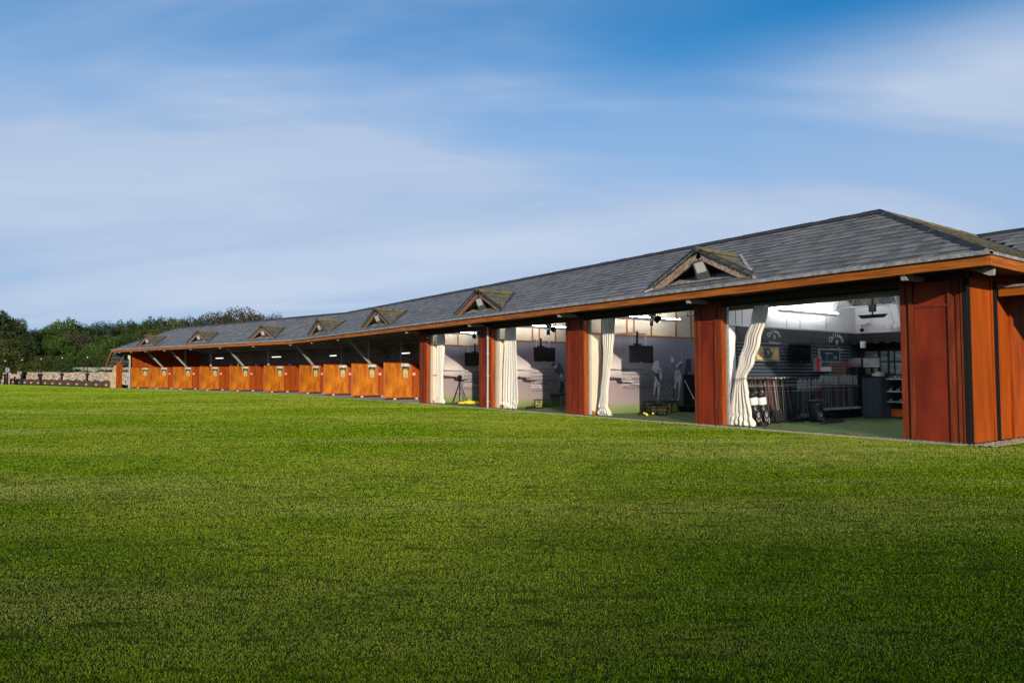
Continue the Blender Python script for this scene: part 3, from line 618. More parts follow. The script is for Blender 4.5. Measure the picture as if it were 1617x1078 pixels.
# logos over the shop
def wall_uv(x): return Vector((0, 1, 0)), Vector((0, 0, 1))
def logo(pc, width, x, script):
    q = MB(); c = on_x(pc[0], pc[1], x); R_ = width / 2.1
    word = 'Callaway'; n = len(word)
    for k, ch in enumerate(word):
        a = radians(68 - 136 * k / (n - 1)); cc = Vector((x, c.y - R_ * sin(a), c.z - width * .22 + R_ * cos(a) * .72))
        r_ = Vector((0, cos(a * .8), sin(a * .8))); u_ = Vector((0, -sin(a * .8), cos(a * .8)))
        put_text(q, ch, width * (.36 if k == 0 else .29), cc, r_, u_, M_inkw, align='CENTER', bold=.006)
    v = width * .075; z = c.z - width * .16
    q.prism([(x, c.y - v * 1.5, z + v * 1.8), (x, c.y - v * .8, z + v * 1.9), (x, c.y, z + v * .2), (x, c.y + v * .8, z + v * 1.9), (x, c.y + v * 1.5, z + v * 1.8), (x, c.y + v * .2, z - v * 1.5), (x, c.y - v * .2, z - v * 1.5)], (.004, 0, 0), M_inkw)
    put_text(q, script, width * .21, (x, c.y, z - v * 4.6), (0, 1, 0), (0, 0, 1), M_inkw, align='CENTER', shear=.35, bold=.004)
    q.build('wall_logo', M_inkw, BL)
logo((1223, 528.5), .50, XW[3] + .056, 'Performance')
logo((1321.5, 536), .66, XW[3] + .056, 'Speed Zone')

# mural prints: dunes, quotes, golfers
def mural_art(i, px0, sc, zx, zy, quote, who, q_org, who_org, scr_org, qs):
    x = XW[i] + .014; mu = [o for o in KIDS(BL) if o.name.startswith('partition_wall')][i]
    q = MB()
    # breakwater and boats silhouettes; local coordinates along y, z
    y0 = YF + .74
    def strip(y_a, y_b, z_a, z_b, h0, h1, n=40):
        top = []; bot = []
        for k in range(n + 1):
            f_ = k / n; y = y_a + (y_b - y_a) * f_; z = z_a + (z_b - z_a) * f_; hh = h0 + (h1 - h0) * f_
            top.append((x, y, z + hh * random.uniform(.6, 1))); bot.append((x, y, z - hh * .12 * random.random()))
        for k in range(n): q.add([top[k], top[k + 1], bot[k + 1], bot[k]], [(0, 3, 2, 1)], M_ink if k % 3 else M_pm)
    strip(y0, y0 + 1.15, 1.46, 1.45, .07, .02, 30)
    strip(y0, y0 + 1.0, 1.17, 1.15, .13, .04, 26)
    strip(y0 + .05, y0 + .8, 1.11, 1.13, .09, .06, 22)
    q.add([(x, y0 + .55, 1.16), (x, y0 + .60, 1.02), (x, y0 + 1.75, .90), (x, y0 + 1.3, 1.04)], [(0, 1, 2, 3)], M_ink)
    q.build('dune_print', M_ink, mu)
    q = MB()
    put_text(q, quote, qs, q_org, (0, 1, 0), (0, 0, 1), M_ink, spacing=1.35, bold=.001)
    q.build('quote_text', M_ink, mu); q = MB()
    put_text(q, who, qs * .68, who_org, (0, 1, 0), (0, 0, 1), M_inkw, spacing=1.25, bold=.001)
    q.build('credit_text', M_inkw, mu); q = MB()
    put_text(q, 'Write your own History', qs * 1.15, scr_org, (0, 1, 0), (0, 0, 1), M_ink, shear=.5)
    q.build('script_text', M_ink, mu)
    return mu
def tp(px, py, i): v = on_x(px, py, XW[i] + .0145); return v
m3 = mural_art(2, 0, 0, 0, 0, '"Resolve never to quit,\nnever to give up, no matter\nwhat the situation"', 'Jack Nicklaus\nOpen Champion\nSt Andrews 1970 and 1978', tp(982, 584.5, 2), tp(982.5, 598.5, 2), tp(983, 614, 2), .115)
m2 = mural_art(1, 0, 0, 0, 0, '"To give yourself the best\npossible chance of playing\nto your potential, you must\nprepare for every eventuality.\nThat means practice"', 'Seve Ballesteros\nOpen Champion\nSt Andrews 1984', tp(838, 583.5, 1), tp(838.5, 604.5, 1), tp(839, 618, 1), .108)
m1 = mural_art(0, 0, 0, 0, 0, '"Achieving a great score\nand winning, hard to\nimprove from the game\nto another level"', 'Nick Faldo\nOpen Champion\nSt Andrews 1987 and 1990', tp(732.5, 588.5, 0), tp(733, 602.5, 0), tp(732, 615, 0), .115)
def zp(u, v, i, sc=8.98, ox=1000, oy=540): return on_x(ox + u / sc, oy + v / sc, XW[i] + .0145)
def zpoly(mb, pts, i, m, **k): mb.prism([zp(u, v, i, **k) for u, v in pts], (.002 + random.uniform(0, .002), 0, 0), m)
q = MB()
zpoly(q, [(345, 252), (362, 275), (370, 330), (366, 385), (345, 430), (318, 440), (300, 412), (268, 392), (256, 368), (282, 330), (290, 290), (318, 262)], 2, M_pl)
zpoly(q, [(300, 430), (330, 445), (352, 440), (385, 540), (378, 600), (360, 560), (330, 500), (310, 470)], 2, M_pd)
zpoly(q, [(372, 372), (384, 362), (398, 400), (410, 440), (400, 520), (385, 560), (372, 500), (366, 430)], 2, M_pl)
zpoly(q, [(305, 480), (330, 505), (340, 560), (322, 640), (312, 700), (302, 770), (292, 765), (290, 650), (298, 560)], 2, M_pl)
zpoly(q, [(342, 530), (372, 560), (380, 640), (368, 740), (358, 815), (340, 812), (342, 740), (346, 640)], 2, M_pl)
zpoly(q, [(318, 650), (336, 640), (340, 740), (322, 790), (308, 770)], 2, M_pd)
q.build('golfer_print', M_pl, m3)
q = MB()
zpoly(q, [(520, 232), (532, 208), (558, 208), (572, 235), (572, 275), (552, 290), (532, 278)], 2, M_pl); zpoly(q, [(516, 238), (528, 206), (560, 202), (566, 222), (540, 232), (530, 262)], 2, M_pd)
zpoly(q, [(545, 335), (572, 300), (615, 285), (640, 310), (640, 350), (625, 400), (580, 430), (552, 380)], 2, M_pm)
zpoly(q, [(600, 320), (650, 285), (680, 268), (694, 275), (690, 295), (650, 322), (618, 365), (600, 360)], 2, M_pl)
zpoly(q, [(640, 350), (678, 300), (690, 300), (686, 356), (655, 362)], 2, M_pd)
zpoly(q, [(590, 415), (625, 395), (655, 398), (672, 440), (590, 460)], 2, M_pl)
zpoly(q, [(588, 448), (670, 434), (672, 446), (590, 460)], 2, M_ink)
zpoly(q, [(585, 462), (684, 448), (684, 520), (668, 640), (655, 730), (652, 800), (636, 806), (640, 700), (640, 560), (612, 590), (600, 660), (578, 655), (590, 560), (582, 530)], 2, M_pl)
zpoly(q, [(575, 655), (604, 662), (590, 740), (570, 810), (552, 800), (566, 720)], 2, M_pd)
zpoly(q, [(538, 790), (556, 792), (570, 812), (545, 815)], 2, M_inkw); zpoly(q, [(606, 815), (640, 803), (654, 822), (612, 826)], 2, M_inkw)
zpoly(q, [(682, 110), (686, 110), (694, 275), (688, 275)], 2, M_inkw)
q.build('golfer_print', M_pl, m3)
q = MB()
for k in range(11):
    a = radians(200 + k * 14); c0 = (400, 640) if k % 2 else (560, 560)
    u0, v0 = c0[0] + 60 * cos(a), c0[1] - 60 * sin(a); u1, v1 = c0[0] + 210 * cos(a), c0[1] - 180 * sin(a)
    zpoly(q, [(u0, v0), (u0 + 4, v0 + 2), (u1 + 4, v1 + 2), (u1, v1)], 2, M_pline)
for k in range(9):
    a0, a1 = radians(80 + k * 14), radians(91 + k * 14)
    zpoly(q, [(850 + 95 * cos(a0), 200 - 110 * sin(a0)), (850 + 99 * cos(a0), 200 - 115 * sin(a0)), (850 + 99 * cos(a1), 200 - 115 * sin(a1)), (850 + 95 * cos(a1), 200 - 110 * sin(a1))], 2, M_pline)
    zpoly(q, [(850, 200), (852, 203), (850 + 90 * cos(a0) + 2, 203 - 105 * sin(a0)), (850 + 90 * cos(a0), 200 - 105 * sin(a0))], 2, M_pline)
q.build('swing_lines', M_pline, m3)
K = dict(sc=21.56, ox=830, oy=570); q = MB()
zpoly(q, [(900, 60), (960, 55), (1030, 100), (1020, 150), (950, 190), (920, 200), (885, 150)], 1, M_pd, **K)
zpoly(q, [(960, 140), (1040, 110), (1060, 160), (1050, 210), (1000, 238), (940, 200)], 1, M_pl, **K)
zpoly(q, [(1080, 85), (1130, 58), (1170, 80), (1240, 200), (1300, 360), (1290, 420), (1200, 460), (1120, 470), (1020, 400), (975, 330), (975, 290), (1010, 245), (1060, 220), (1075, 150)], 1, M_pd, **K)
zpoly(q, [(1190, 440), (1230, 430), (1250, 500), (1220, 570), (1180, 520)], 1, M_inkw, **K)
zpoly(q, [(1110, 480), (1170, 480), (1210, 600), (1240, 560), (1330, 420), (1340, 860), (1230, 880), (1225, 700), (1190, 880), (1100, 880)], 1, M_pm, **K)
q.build('golfer_print', M_pm, m2)

# driving bay interior
iv = MB()
for F, s0, s1 in ((S1, 23.2, LEN1 + 1.0), (S2, -1.02, 26.8)):
    a = [F(s0, 7.36, 0), F(s1, 7.36, 0), F(s1, 7.46, 0), F(s0, 7.46, 0)]; iv.hexa(a + [v + Vector((0, 0, 2.2)) for v in a], M_redwall)
    n = int((s1 - s0) / 1.2)
    for k in range(n):
        s_ = s0 + .4 + k * 1.2; a = [F(s_, 7.33, 0), F(s_ + .06, 7.33, 0), F(s_ + .06, 7.36, 0), F(s_, 7.36, 0)]; iv.hexa(a + [v + Vector((0, 0, 2.19)) for v in a], M_redtrim)
iv.build('rear_wall', M_redwall, BL)
iv = MB()
for F, s0, s1 in ((S1, 23.2, LEN1 + .9), (S2, -1.02, 26.75)):
    for k in range(7):   # lapped boards above the rear wall
        z = 2.2 + k * .20; a = [F(s0, 7.30 + .0, z), F(s1, 7.30, z), F(s1, 7.40, z), F(s0, 7.40, z)]
        iv.hexa(a + [F(s0, 7.38, z + .21), F(s1, 7.38, z + .21), F(s1, 7.43, z + .21), F(s0, 7.43, z + .21)], M_sheet)
    for k in range(9):   # lapped lining of the rear slope
        t0_, t1_ = 7.3 - k * .42, 7.3 - (k + 1) * .42; zz = lambda t: zroof(RUN) - SL * (t - RUN) - .22
        a = [F(s0, t0_, zz(t0_)), F(s1, t0_, zz(t0_)), F(s1, t1_, zz(t1_) - .05), F(s0, t1_, zz(t1_) - .05)]
        iv.hexa([v - Vector((0, 0, .03)) for v in a] + a, M_sheet)
    n = int((s1 - s0) / 4.4)
    for k in range(n + 1):
        s_ = s0 + 1.0 + k * 4.4
        if s_ > s1: continue
        for j in range(3):
            z = 2.45 + j * .45; iv.add([F(s_ - .75 + .1 * j, 7.2 - j * .35, z + .16), F(s_ + .75 + .1 * j, 7.2 - j * .35, z + .16), F(s_ + .1 * j, 7.24 - j * .35, z - .10)], [(0, 1, 2)], M_darksteel)
iv.build('ceiling_boards', M_sheet, BL)
# steel frame of the bays
def frame_part(F, s, t, thick):
    q = MB(); w = .13 if thick else .05
    a = F(s, t, 0); q.beam(a, a + Vector((0, 0, 3.46)), w, w, M_steel); q.build('steel_post', M_steel, BL)
TP = 2.75
for x, th in ((-29.85, 1), (-34.2, 0), (-38.5, 1), (-42.9, 0)): frame_part(S1, E0.x - x, TP, th)
for s_, th in ((7.4, 1), (11.7, 0), (16.0, 1), (20.45, 1)): frame_part(S2, s_, TP, th)
q = MB(); q.beam(S1(23.0, .30, 3.24), S1(LEN1 + .1, .30, 3.24), .06, .08); q.beam(S2(-.0, .30, 3.24), S2(LEN2, .30, 3.24), .06, .08); q.build('edge_beam', M_darksteel, BL)
def brace(F, s):
    s = s + .22
    q = MB(); q.beam(F(s, .75 - .15, 3.28), F(s, 3.85, 0.02), .09, .09); q.beam(F(s - .12, .9, 3.05), F(s - .12, 3.85, 0.02), .03, .03); q.build('raking_strut', M_steel, BL)
brace(S1, E0.x + 36.35); brace(S2, .50)
for s_ in (9.28, 18.35, 22.75): brace(S2, s_ + .08)
# small steel outriggers under the fascia
def outrig(F, s, big=True):
    q = MB(); h = .13 if big else .07; w = .055
    for sg in (1,):
        a = [F(s - w, -.02, 3.28), F(s + w, -.02, 3.28), F(s + w, .75, 3.26), F(s - w, .75, 3.26)]
        b = [F(s - w * .9, .02, 3.28 - h), F(s + w * .9, .02, 3.28 - h), F(s + w, .75, 3.18), F(s - w, .75, 3.18)]
        q.hexa(b + a)
    q.build('outrigger', M_steel, BL)
for x in (-6.55, -11.9, -17.2, -22.7, -28.1): outrig(S1, E0.x - x)
for x in (-32.3, -36.5, -40.8): outrig(S1, E0.x - x, x < -36)
for s_ in (.4, 4.9, 9.4, 13.9, 18.4, 21.9, 24.8, 27.3, 28.2): outrig(S2, s_)
q = MB(); q.prism([SD(.35, .02, 3.27), SD(.35, .42, 3.27), SD(.35, .10, 3.12), SD(.35, .04, 3.12)], (0, .09, 0)); q.build('outrigger', M_steel, BL)
# far end wall of boards
EW = 26.80
q = MB()
a = [S2(EW, .80, .05), S2(EW + .08, .80, .05), S2(EW + .08, 7.3, .05), S2(EW, 7.3, .05)]
q.hexa(a + [v + Vector((0, 0, 1.86)) for v in a], M_orange2)
a = [S2(EW + .02, .80, 1.93), S2(EW + .08, .80, 1.93), S2(EW + .08, 7.3, 1.93), S2(EW + .02, 7.3, 1.93)]
b = [S2(EW + .02, .80, 3.4), S2(EW + .08, .80, 3.4), S2(EW + .08, 7.3, 3.4), S2(EW + .02, 7.3, 3.4)]
q.hexa(a + b, M_orange)
q.beam(S2(EW - .0, .8, 1.92), S2(EW - .0, 7.3, 1.92), .05, .05, M_redtrim)
for k in range(8): q.beam(S2(EW, .85 + k * .88, 1.94), S2(EW, .85 + k * .88, 3.4), .05, .06, M_orange2)
ew = q.build('end_wall', M_orange, BL)
q = MB(); q.beam(S2(EW - .12, .72, 0), S2(EW - .12, .72, 3.4), .13, .13, M_steel); q.box(*[tuple(v) for v in (S2(EW - .1, .70, 2.62) - Vector((.12, .12, 0)), S2(EW - .1, .70, 3.0) + Vector((.08, .02, 0)))], mat('lamp_cream', (0.6, 0.5, 0.33), .5)); q.build('steel_post', M_steel, BL)
# low timber fin and tapering stone buttress beyond it
q = MB(); a = [S2(29.2, .6, 0), S2(29.3, .6, 0), S2(29.3, 1.1, 0), S2(29.2, 1.1, 0)]; q.hexa(a + [v + Vector((0, 0, 2.32)) for v in a], M_orange2)
q.build('timber_fin', M_orange2, BL)
q = MB(); M_stone = mat('honey_stone', (0.50, 0.38, 0.22), .8, .25, 2.5, bump=.4)
for k in range(4):
    z0_, z1_ = k * .52, k * .52 + .50; w0, w1 = 1.75 - k * .40, 1.75 - (k + .96) * .40
    a = [S2(29.35, .5, z0_), S2(29.35 + w0, .5, z0_), S2(29.35 + w0, .95, z0_), S2(29.35, .95, z0_)]; b = [S2(29.35, .5, z1_), S2(29.35 + w1, .5, z1_), S2(29.35 + w1, .95, z1_), S2(29.35, .95, z1_)]
    q.hexa(a + b, M_stone)
q.build('stone_buttress', M_stone, BL)
q = MB(); q.beam(S2(29.25, .9, 2.3), S2(27.4, .7, 3.3), .08, .08); q.build('raking_strut', M_steel, BL)
# downpipe on second pillar
q = MB(); xx = on_y(770.5, 600, YF - .06).x; q.tube([(xx, YF - .07, .02), (xx, YF - .07, 3.15)], .038, None, 10)
for z in (.25, 1.25, 2.1, 2.7): q.tube([(xx, YF - .07, z), (xx, YF - .07, z + .05)], .05, None, 10); q.box((xx - .09, YF - .08, z), (xx + .09, YF - .03, z + .03))
q.build('downpipe', mat('pipe_grey', (0.42, 0.38, 0.34), .5), BL)

# dormers (part of the building): gable boards, little roof, dark recess
def dormer(F, s, k, old):
    hw, zt, t = 1.62, 4.52, .36
    zf = 3.70; q = MB(); mb = M_oldwood if old else M_brownwood
    L_, R_, T_ = F(s - hw, t - .04, zf), F(s + hw, t - .04, zf), F(s, t - .04, zt)
    def board(a, b):
        d_ = (b - a).normalized(); up = Vector((0, 0, 1)) - d_ * d_.z; up.normalize(); y = (F(s, t + .05, 0) - F(s, t, 0))
        h = up * (.19 if old else .16); q.hexa([a - h, b - h, b - h + y, a - h + y, a, b, b + y, a + y], mb)
    board(L_, T_ + (T_ - L_).normalized() * .0); board(T_ - Vector((0, 0, .004)), R_)
    d = q.build('dormer', mb, BL)
    tb = (zt - .04 - ZE - .04) / SL    # where the dormer ridge meets the slope
    ft = (zf - ZE - .04) / SL
    ro = MB()
    for sg in (-1, 1):
        n = 5
        for j in range(n):
            f0, f1 = j / n, (j + 1.08) / n
            za, zb_ = zt + (zf - .05 - zt) * f1, zt + (zf - .05 - zt) * f0
            sa, sb = s + sg * (hw + .10) * f1, s + sg * (hw + .10) * f0
            ta = (za - ZE - .02) / SL; tbk = (zb_ - ZE - .02) / SL
            m_ = 7; t_front = t - .10
            for i2 in range(m_):
                g0, g1 = i2 / m_, (i2 + 1) / m_
                A = F(sa, t_front + (ta - t_front) * g0, za + .045); B = F(sa, t_front + (ta - t_front) * g1, za + .045)
                C_ = F(sb, t_front + (tbk - t_front) * g1, zb_ + .02); D = F(sb, t_front + (tbk - t_front) * g0, zb_ + .02)
                ro.add([A, B, C_, D] + [v - Vector((0, 0, .03)) for v in (A, B, C_, D)], [(0, 1, 2, 3), (7, 6, 5, 4), (0, 4, 5, 1), (3, 7, 4, 0)], M_moss)
    ro.build('dormer_roof', M_moss, d)
    rg = MB(); ridge_run(rg, F(s, t - .14, zt + .09), F(s, tb, zt + .07), M_lichen, w=.13, h=.08); rg.ball(F(s, t - .14, zt + .04), (.1, .1, .1), M_ridge, 8, 6)
    for sg in (-1, 1): rg.beam(F(s, t - .115, zt + .085), F(s + sg * (hw + .1), t - .115, zf + .045), .03, .04, M_ridge)
    for sg in (-1, 1): rg.beam(F(s + sg * (hw + .16), ft - .2, ZE + .06 + SL * (ft - .2)), F(s + sg * .06, tb + .08, zt + .06), .09, .035, M_lead if old else M_ridge)
    rg.build('dormer_ridge', M_ridge, d)
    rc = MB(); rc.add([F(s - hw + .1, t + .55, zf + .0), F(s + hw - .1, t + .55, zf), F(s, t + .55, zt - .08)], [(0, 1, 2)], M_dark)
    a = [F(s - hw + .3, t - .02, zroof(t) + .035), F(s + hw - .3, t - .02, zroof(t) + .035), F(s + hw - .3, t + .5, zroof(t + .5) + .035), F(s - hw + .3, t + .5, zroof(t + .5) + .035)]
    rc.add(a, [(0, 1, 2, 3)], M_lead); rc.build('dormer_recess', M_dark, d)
D1 = [(-11.80, True), (-22.50, False), (-32.05, False), (-40.45, False)]
DORM = [(S1, E0.x - x, o_) for x, o_ in D1] + [(S2, s_, False) for s_ in (4.25, 13.35, 22.45)]
for k, (F, s_, o_) in enumerate(DORM): dormer(F, s_, k, o_)

# floodlights under the dormers
q0 = thing('floodlight', '', 'floodlight', (0, 0, 0))
q = MB(); rm = Matrix.Rotation(radians(22), 4, 'X') @ Matrix.Rotation(radians(-10), 4, 'Y')
def rb(mb, a, b, m, M_=rm):
    t_ = MB(); t_.box(a, b); mb.add([tuple(M_ @ Vector(v)) for v in t_.v], t_.f, m)
rb(q, (-.17, -.04, -.25), (.17, .07, .25), M_lamphouse); rb(q, (-.11, .07, -.14), (.11, .14, .14), M_lamphouse)
local(q, 'housing', M_lamphouse, q0)
q = MB(); rb(q, (-.12, -.048, -.06), (.12, -.041, .19), M_lampglass); local(q, 'lens', M_lampglass, q0)
q = MB(); rb(q, (-.135, -.0445, -.075), (.135, -.0405, .205), M_steel); q.beam((.18, .02, 0), (.2, .12, -.28), .03, .05, M_lamphouse); q.beam((-.18, .02, 0), (-.16, .12, -.28), .03, .05, M_lamphouse); q.beam((-.2, .12, -.27), (.24, .12, -.27), .05, .03, M_lamphouse); local(q, 'bracket', M_lamphouse, q0)
FLB = ['large weathered gable near the corner pillar', 'gable above the second and third pillars', 'gable just left of the leftmost red pillar', 'fourth gable from the corner of the roof', 'middle small gable of the far bent wing', 'second gable from the far end of the roof', 'tiny gable at the far left end of the roof']
for k, (F, s_, o_) in enumerate(DORM):
    o = q0 if k == 0 else copy_tree(q0)
    p = F(s_ - .02, .42, 4.05); o.location = p; o.rotation_euler = (0, 0, (0 if F is S1 else A2) + radians(18))
    tag(o, 'grey floodlight under the ' + FLB[k], 'floodlight', 'floodlights in the roof gables')

# ------------------------------------------------------------------ bay dividers
DT, ZB0, ZT0, SEAM = .06, .085, 1.885, 1.50
def make_divider(DL, chamfer):
    q0 = thing('bay_divider', '', 'partition')
    q = MB(); q.box((0, .05, ZB0 + .02), (.04, SEAM, ZT0 - .04), M_divp); q.box((-.01, 0, ZB0), (.055, .07, ZT0), M_batten); q.box((-.01, .07, ZT0 - .045), (.055, SEAM, ZT0), M_orange2); q.box((-.01, .07, ZB0), (.055, SEAM, ZB0 + .045), M_orange2)
    local(q, 'front_panel', M_orange, q0)
    q = MB(); c = .22 if chamfer else 0.02
    q.prism([(0.0, SEAM + .06, ZB0), (0, DL, ZB0), (0, DL, ZT0 - c), (0, DL - c * .7, ZT0 - .01), (0, SEAM + .06, ZT0 - .01)], (.035, 0, 0), M_orange2); q.box((-.01, SEAM, ZB0), (.05, SEAM + .06, ZT0 - .003), M_batten)
    local(q, 'rear_panel', M_orange2, q0)
    q = MB(); y0, y1 = .96, 1.44
    q.box((.04, y0, 1.50), (.048, y1, 1.83), mat('sign_frame', (0.45, 0.46, 0.44), .4)); q.box((.048, y0 + .02, 1.69), (.051, y1 - .02, 1.815), mat('sign_sky', (0.55, 0.60, 0.62), .4, .25, 8)); q.box((.048, y0 + .02, 1.56), (.0505, y1 - .02, 1.69), mat('sign_field', (0.05, 0.08, 0.04), .4, .4, 12)); q.box((.0505, y0 + .02, 1.515), (.0515, y1 - .02, 1.565), M_black)
    q.box((.0515, y0 + .12, 1.527), (.052, y1 - .14, 1.552), M_inkw); q.box((.051, y0 + .04, 1.735), (.0515, y0 + .20, 1.742), M_pd)
    q.prism([(.051, y0 + .10, 1.692), (.051, y0 + .16, 1.715), (.051, y0 + .24, 1.692)], (.001, 0, 0), M_pd)
    local(q, 'photo_sign', M_black, q0)
    q = MB(); q.box((.04, 1.08, 1.12), (.046, 1.32, 1.47), mat('notice_grey', (0.50, 0.47, 0.42), .5)); q.box((.046, 1.085, 1.32), (.048, 1.315, 1.465), mat('notice_yellow', (0.72, 0.56, 0.02), .5))
    q.prism([(.0485, 1.15, 1.34), (.0485, 1.25, 1.34), (.0485, 1.20, 1.43)], (.001, 0, 0), mat('notice_dark_yellow', (0.35, 0.26, 0.0), .5))
    for k in range(5): q.box((.046, 1.11, 1.145 + k * .034), (.047, 1.29 - .03 * (k % 2), 1.154 + k * .034), M_blackmat)
    local(q, 'warning_sign', M_cream, q0)
    q = MB(); q.box((.05, 1.58, 1.20), (.085, 1.76, 1.38), mat('tag_red', (0.55, 0.10, 0.06), .5)); q.box((.085, 1.595, 1.24), (.087, 1.745, 1.37), mat('tag_pale', (0.80, 0.42, 0.34), .5)); local(q, 'number_tag', None, q0)
    for y in (.62, 1.85): q = MB(); q.beam((.02, y, .0), (.02, y, ZB0 + .01), .14, .10, mat('foot_white', (0.50, 0.49, 0.45), .6)); local(q, 'foot', None, q0)
    return q0
dA, dB = make_divider(2.05, True), make_divider(2.85, False)
DIVS = [(S1, E0.x + 32.15, 0), (S1, E0.x + 36.36, 0), (S1, E0.x + 40.75, 0), (S2, .42, 1), (S2, 4.70, 1), (S2, 9.30, 1), (S2, 13.85, 1), (S2, 18.35, 1), (S2, 22.75, 1), (S2, 26.55, 1)]
ORD = ['nearest the leftmost red pillar, chamfered at its top right', 'second from the leftmost red pillar', 'third from the leftmost red pillar', 'fourth from the leftmost red pillar, at the bend of the roof', 'fifth from the leftmost red pillar, widest seen of the far group', 'sixth from the leftmost red pillar', 'seventh from the leftmost red pillar', 'eighth from the leftmost red pillar', 'ninth from the leftmost red pillar', 'last of the row, against the far end wall']
for k, (F, s_, b_) in enumerate(DIVS):
    o = dA if k == 0 else (dB if k == 3 else copy_tree(dB if b_ else dA))
    o.location = F(s_, .78, 0.02); o.rotation_euler = (0, 0, A2 if b_ else 0)
    tag(o, 'orange timber bay divider, ' + ORD[k], 'partition', 'orange dividers between the driving bays')
# fluorescent tubes and little notices at the back
q0 = thing('strip_light', '', 'lamp'); q = MB(); q.box((-.62, -.04, 0), (.62, .04, .05), M_white); local(q, 'casing', M_white, q0); q = MB(); q.tube([(-.58, 0, -.02), (.58, 0, -.02)], .028, M_tube, 8); local(q, 'tube', M_tube, q0)
TL = [(640, 557, S1, 'white strip light behind the bay divider nearest the red pillar'), (526, 561, S1, 'white strip light in the third bay, left of the thick post'), (436.5, 563, S2, 'white strip light right of the thick post at the roof bend'), (346.5, 565, S2, 'white strip light over the far bays, leftmost')]
for k, (px, py, F, lb) in enumerate(TL):
    o = q0 if k == 0 else copy_tree(q0); p = on_z(px, py, 2.62); 
    o.location = p; o.rotation_euler = (0, 0, A2 if F is S2 else 0); tag(o, lb, 'lamp', 'strip lights over the driving bays')
NP = [(317, 576, 'pale'), (458, 576.5, 'pale'), (405, 577, 'pale'), (365, 577, 'pale'), (495, 576, 'pale'), (548, 576, 'green'), (612, 573.5, 'grey')]
NL = ['notice on the rear wall, leftmost, over the seventh divider', 'notice on the rear wall right of the thick post at the bend', 'notice on the rear wall above the fifth divider', 'notice on the rear wall beside the thin far post', 'notice on the rear wall over the fourth divider', 'greenish notice on the rear wall beside a thick post', 'notice on the rear wall above the nearest divider']
for k, (px, py, c_) in enumerate(NP):
    F = S1 if px > 470 else S2
    n_ = Vector((0, -1, 0)) if F is S1 else -NB; p0 = F(10, 7.28, 0); r_ = ray(px, py); t_ = ((p0 - ORG).dot(n_)) / r_.dot(n_); p = ORG + r_ * t_
    ax = Vector((1, 0, 0)) if F is S1 else -U2; q = MB(); q.beam(p - ax * .28, p + ax * .28, .02, .26, mat('notice_' + c_, {'pale': (0.5, 0.52, 0.5), 'green': (0.35, 0.42, 0.2), 'grey': (0.2, 0.22, 0.2)}[c_], .5)); q.beam(p - ax * .22 - n_ * -.012, p + ax * .22 - n_ * -.012, .006, .03, M_blackmat)
    tag(q.build('wall_notice', None), NL[k] if k != 5 else NL[k], 'notice', 'notices on the rear wall of the bays')

# ------------------------------------------------------------------ curtains
def curtain(rows, y0, label, tie=None, seed=1, folds=7, puddle=True):
    rnd = random.Random(seed); n = folds * 10; ph = [rnd.uniform(0, 6.28) for _ in range(5)]; pts = []
    rows2 = []
    for a, b in zip(rows[:-1], rows[1:]):
        for k in range(6):
            f_ = k / 6; f2 = f_ * f_ * (3 - 2 * f_); rows2.append((a[0] + (b[0] - a[0]) * f_, a[1] + (b[1] - a[1]) * f2, a[2] + (b[2] - a[2]) * f2))
    rows2.append(rows[-1]); H = len(rows2); t_ = MB(); vs = []
    for r_i, (py, xl, xr) in enumerate(rows2):
        A = on_y(xl, py, y0); B = on_y(xr, py, y0); wd = (B.x - A.x); z = max(A.z, .035); amp = min(.042, .055 * wd / .5)
        if puddle and z < .25: amp *= 1.5
        for j in range(n + 1):
            u = j / n; fo = sin(u * folds * 2 * pi + ph[0] + .4 * sin(z * 3 + ph[1])) + .35 * sin(u * folds * 4.3 * pi + ph[2] + z * 2)
            crum = (.028 * sin(z * 60 + u * 9 + ph[3]) * sin(u * 23 + z * 30)) if z < .35 and puddle else 0
            x = A.x + wd * u + .02 * sin(u * folds * 4 * pi + ph[3]) + crum * .4; y = y0 + amp * fo * (.6 + .4 * sin(u * 5 + ph[4])) + crum
            vs.append((x, y, z + crum * .3))
    fs = [(i * (n + 1) + j, i * (n + 1) + j + 1, (i + 1) * (n + 1) + j + 1, (i + 1) * (n + 1) + j) for i in range(H - 1) for j in range(n)]
    ctr = on_y((rows[-1][1] + rows[-1][2]) / 2, rows[-1][0], y0); th = thing('curtain', label, 'curtain', (ctr.x, y0, .03), 'cream curtains tied back in the bay openings')
    t_.add(vs, fs); o = t_.build('fabric', M_curtain, th, smooth=True); o.modifiers.new('s', 'SOLIDIFY').thickness = .006
    if tie:
        py, xl, xr = tie; A = on_y(xl - 1, py, y0); B = on_y(xr + 1, py, y0); q = MB(); c_ = (A + B) / 2; w_ = (B.x - A.x) / 2
        ring = [(c_.x + w_ * cos(a), y0 + .12 * sin(a), c_.z + .01 * cos(a * 2)) for a in [2 * pi * k / 16 for k in range(17)]]
        q.tube(ring, .012, None, 6); q.tube([(c_.x - w_ * .3, y0 - .12, c_.z), (c_.x - w_ * .35, y0 - .13, c_.z - .1), (c_.x - w_ * .1, y0 - .13, c_.z - .14), (c_.x, y0 - .13, c_.z)], .01, None, 6)
        q.build('tie_cord', mat('cord', (0.35, 0.28, 0.2), .8), th)
    q = MB(); A = on_y(rows[0][1], rows[0][0], y0); B = on_y(rows[0][2], rows[0][0], y0)
    q.tube([(A.x - .1, y0, A.z + .03), (B.x + .15, y0, A.z + .03)], .012, None, 6); q.build('rail', M_darksteel, th)
